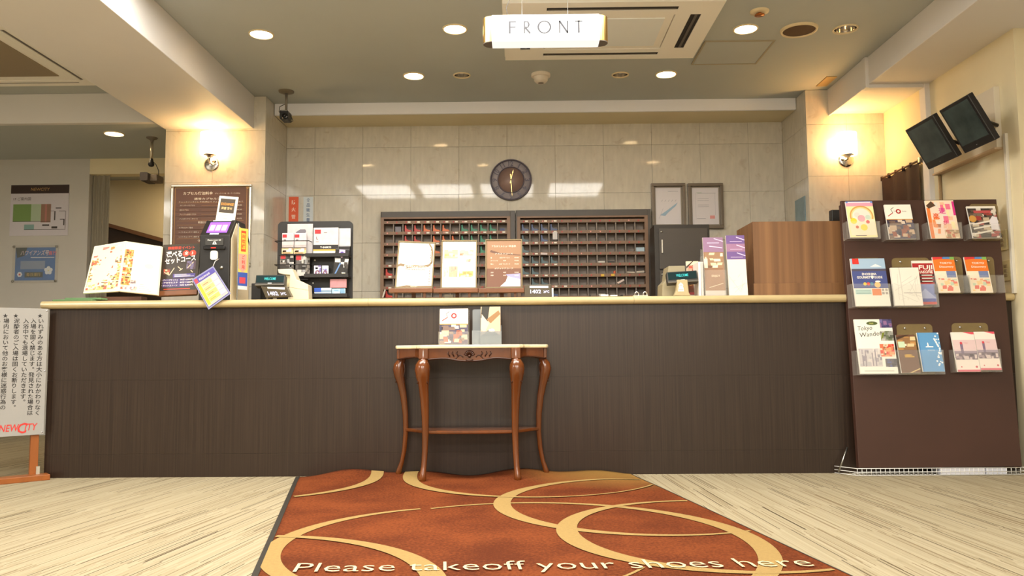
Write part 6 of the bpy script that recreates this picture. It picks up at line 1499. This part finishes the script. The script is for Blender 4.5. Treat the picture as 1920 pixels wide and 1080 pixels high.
def d_umb(p,w,h):
    g = mat((104,100,108),.5)
    p.poly([(w*.25,h*.60),(w*.35,h*.74),(w*.5,h*.82),(w*.7,h*.82),(w*.74,h*.76),(w*.66,h*.64),(w*.5,h*.62)],g); p.line((w*.45,h*.62),(w*.47,h*.45),w*.015,g)
def d_wp(p,w,h):
    p.rect(w*.05,w*.42,h*.78,h*.93,redm); p.rect(w*.15,w*.35,h*.62,h*.70,mat((120,110,110),.5)); p.rect(0,w,h*.26,h*.31,mat((70,50,40),.5)); photo(p,0,w,0,h*.26,[(206,180,130),(226,206,170),(170,140,100),(240,230,214)],4,2,151)
def d_cl(s):
    def f(p,w,h): photo(p,0,w,0,h*.95,[(60,54,50),(120,112,104),(190,184,176),(90,84,80),(36,32,30),(150,150,150)],5,4,s); p.rect(w*.05,w*.4,h*.74,h*.96,redm,6e-4)
    return f
def d_ts(p,w,h):
    p.rect(0,w,h*.22,h*.38,mat((36,30,30),.4)); p.text('T-SHIRTS',w*.5,h*.26,h*.06,white,w=w*.44,align='c',bold=.02,dy=1e-4); p.rect(0,w,h*.16,h*.22,mat((206,160,70),.4)); p.rect(0,w,0,h*.16,mat((236,226,200),.4)); p.rect(w*.06,w*.30,h*.78,h*.93,redm); p.text('L',w*.12,h*.58,h*.10,mat((120,80,84),.5),bold=.02); p.rect(w*.42,w*.55,h*.80,h*.84,mat((140,130,130),.5)); p.rect(w*.1,w*.22,h*.47,h*.52,mat((170,160,160),.5))
def d_bag(p,w,h):
    photo(p,0,w,0,h*.7,[(36,32,30),(60,54,50),(24,22,22),(190,190,190)],4,5,161); p.poly([(w*.3,h*.98),(w*.7,h*.98),(w*.72,h*.8),(w*.5,h*.68),(w*.28,h*.8)],mat((206,176,206),.4),6e-4); p.disc(w*.5,h*.84,w*.14,mat((96,74,160),.4),7e-4); p.poly([(w*.05,h*.05),(w*.15,h*.05),(w*.5,h*.5),(w*.4,h*.5)],mat((96,130,180),.4),7e-4); p.rect(w*.6,w*.85,h*.02,h*.18,mat((236,226,200),.4),7e-4)
def d_sm(s):
    def f(p,w,h): photo(p,0,w,0,h,[(206,200,206),(226,222,226),(110,96,160),(170,166,180)],3,4,s); p.ring(w*.5,h*.35,w*.18,w*.32,mat((120,70,80),.4),6e-4); p.rect(0,w,0,h*.14,mat((84,84,170),.4),6e-4)
    return f
def d_bl(p,w,h): p.rect(0,w*.4,h*.5,h,mat((40,80,170),.4)); p.rect(0,w,h*.38,h*.46,white,1e-4); p.rect(w*.4,w,h*.7,h,mat((190,200,214),.4),1e-4)
def d_cb(p,w,h): photo(p,0,w,0,h,[(160,190,206),(200,214,220),(120,160,190),(226,230,232)],4,3,171)
pack(538,586,420,478,0.014,'white card with a picture of a grey folding umbrella',(222,216,216),d_umb,0.004)
pack(528,550,437,476,0.040,'white pack with red tag, left of two alike on the rack',(236,226,226),d_wp); pack(551,574,437,476,0.040,'white pack with red tag, right of two alike on the rack',(236,226,226),d_wp)
pack(525,551,478,506,0.050,'clear pack with red corner on the lower left rack',(70,64,60),d_cl(152)); pack(554,581,477,518,0.050,'clear pack with dark contents right of the lower left one',(70,64,60),d_cl(153))
pack(587,634,427,479,0.045,'large white T-shirt pack with black band',(232,226,224),d_ts); pack(634,657,428,462,0.030,'plain white pack beside the T-shirt pack',(226,222,222)); pack(633,656,462,479,0.035,'black lower pack beside the T-shirt pack',(44,36,34),None)
pack(624,651,466,519,0.075,'black bag with a purple badge',(34,30,30),d_bag,0.010,roll=math.radians(5))
pack(589,602,498,518,0.06,'small purple and white pouch, left of two',(210,206,212),d_sm(181)); pack(604,616,498,518,0.06,'small purple and white pouch, right of two',(210,206,212),d_sm(182))
pack(619,650,523,540,0.07,'pink pouch on the bottom shelf',(214,150,156)); pack(590,622,540,555,0.07,'blue and white pack on the bottom shelf',(150,180,206),d_bl); pack(623,648,541,555,0.07,'clear pale blue pack on the bottom shelf',(176,196,206),d_cb)
# only lamps and added fill panels are sampled as lights
for m in bpy.data.materials:
    n = m.node_tree.nodes.get('Principled BSDF') if m.use_nodes else None
    if n and n.inputs['Emission Strength'].default_value < 2.5: m.cycles.emission_sampling = 'NONE'
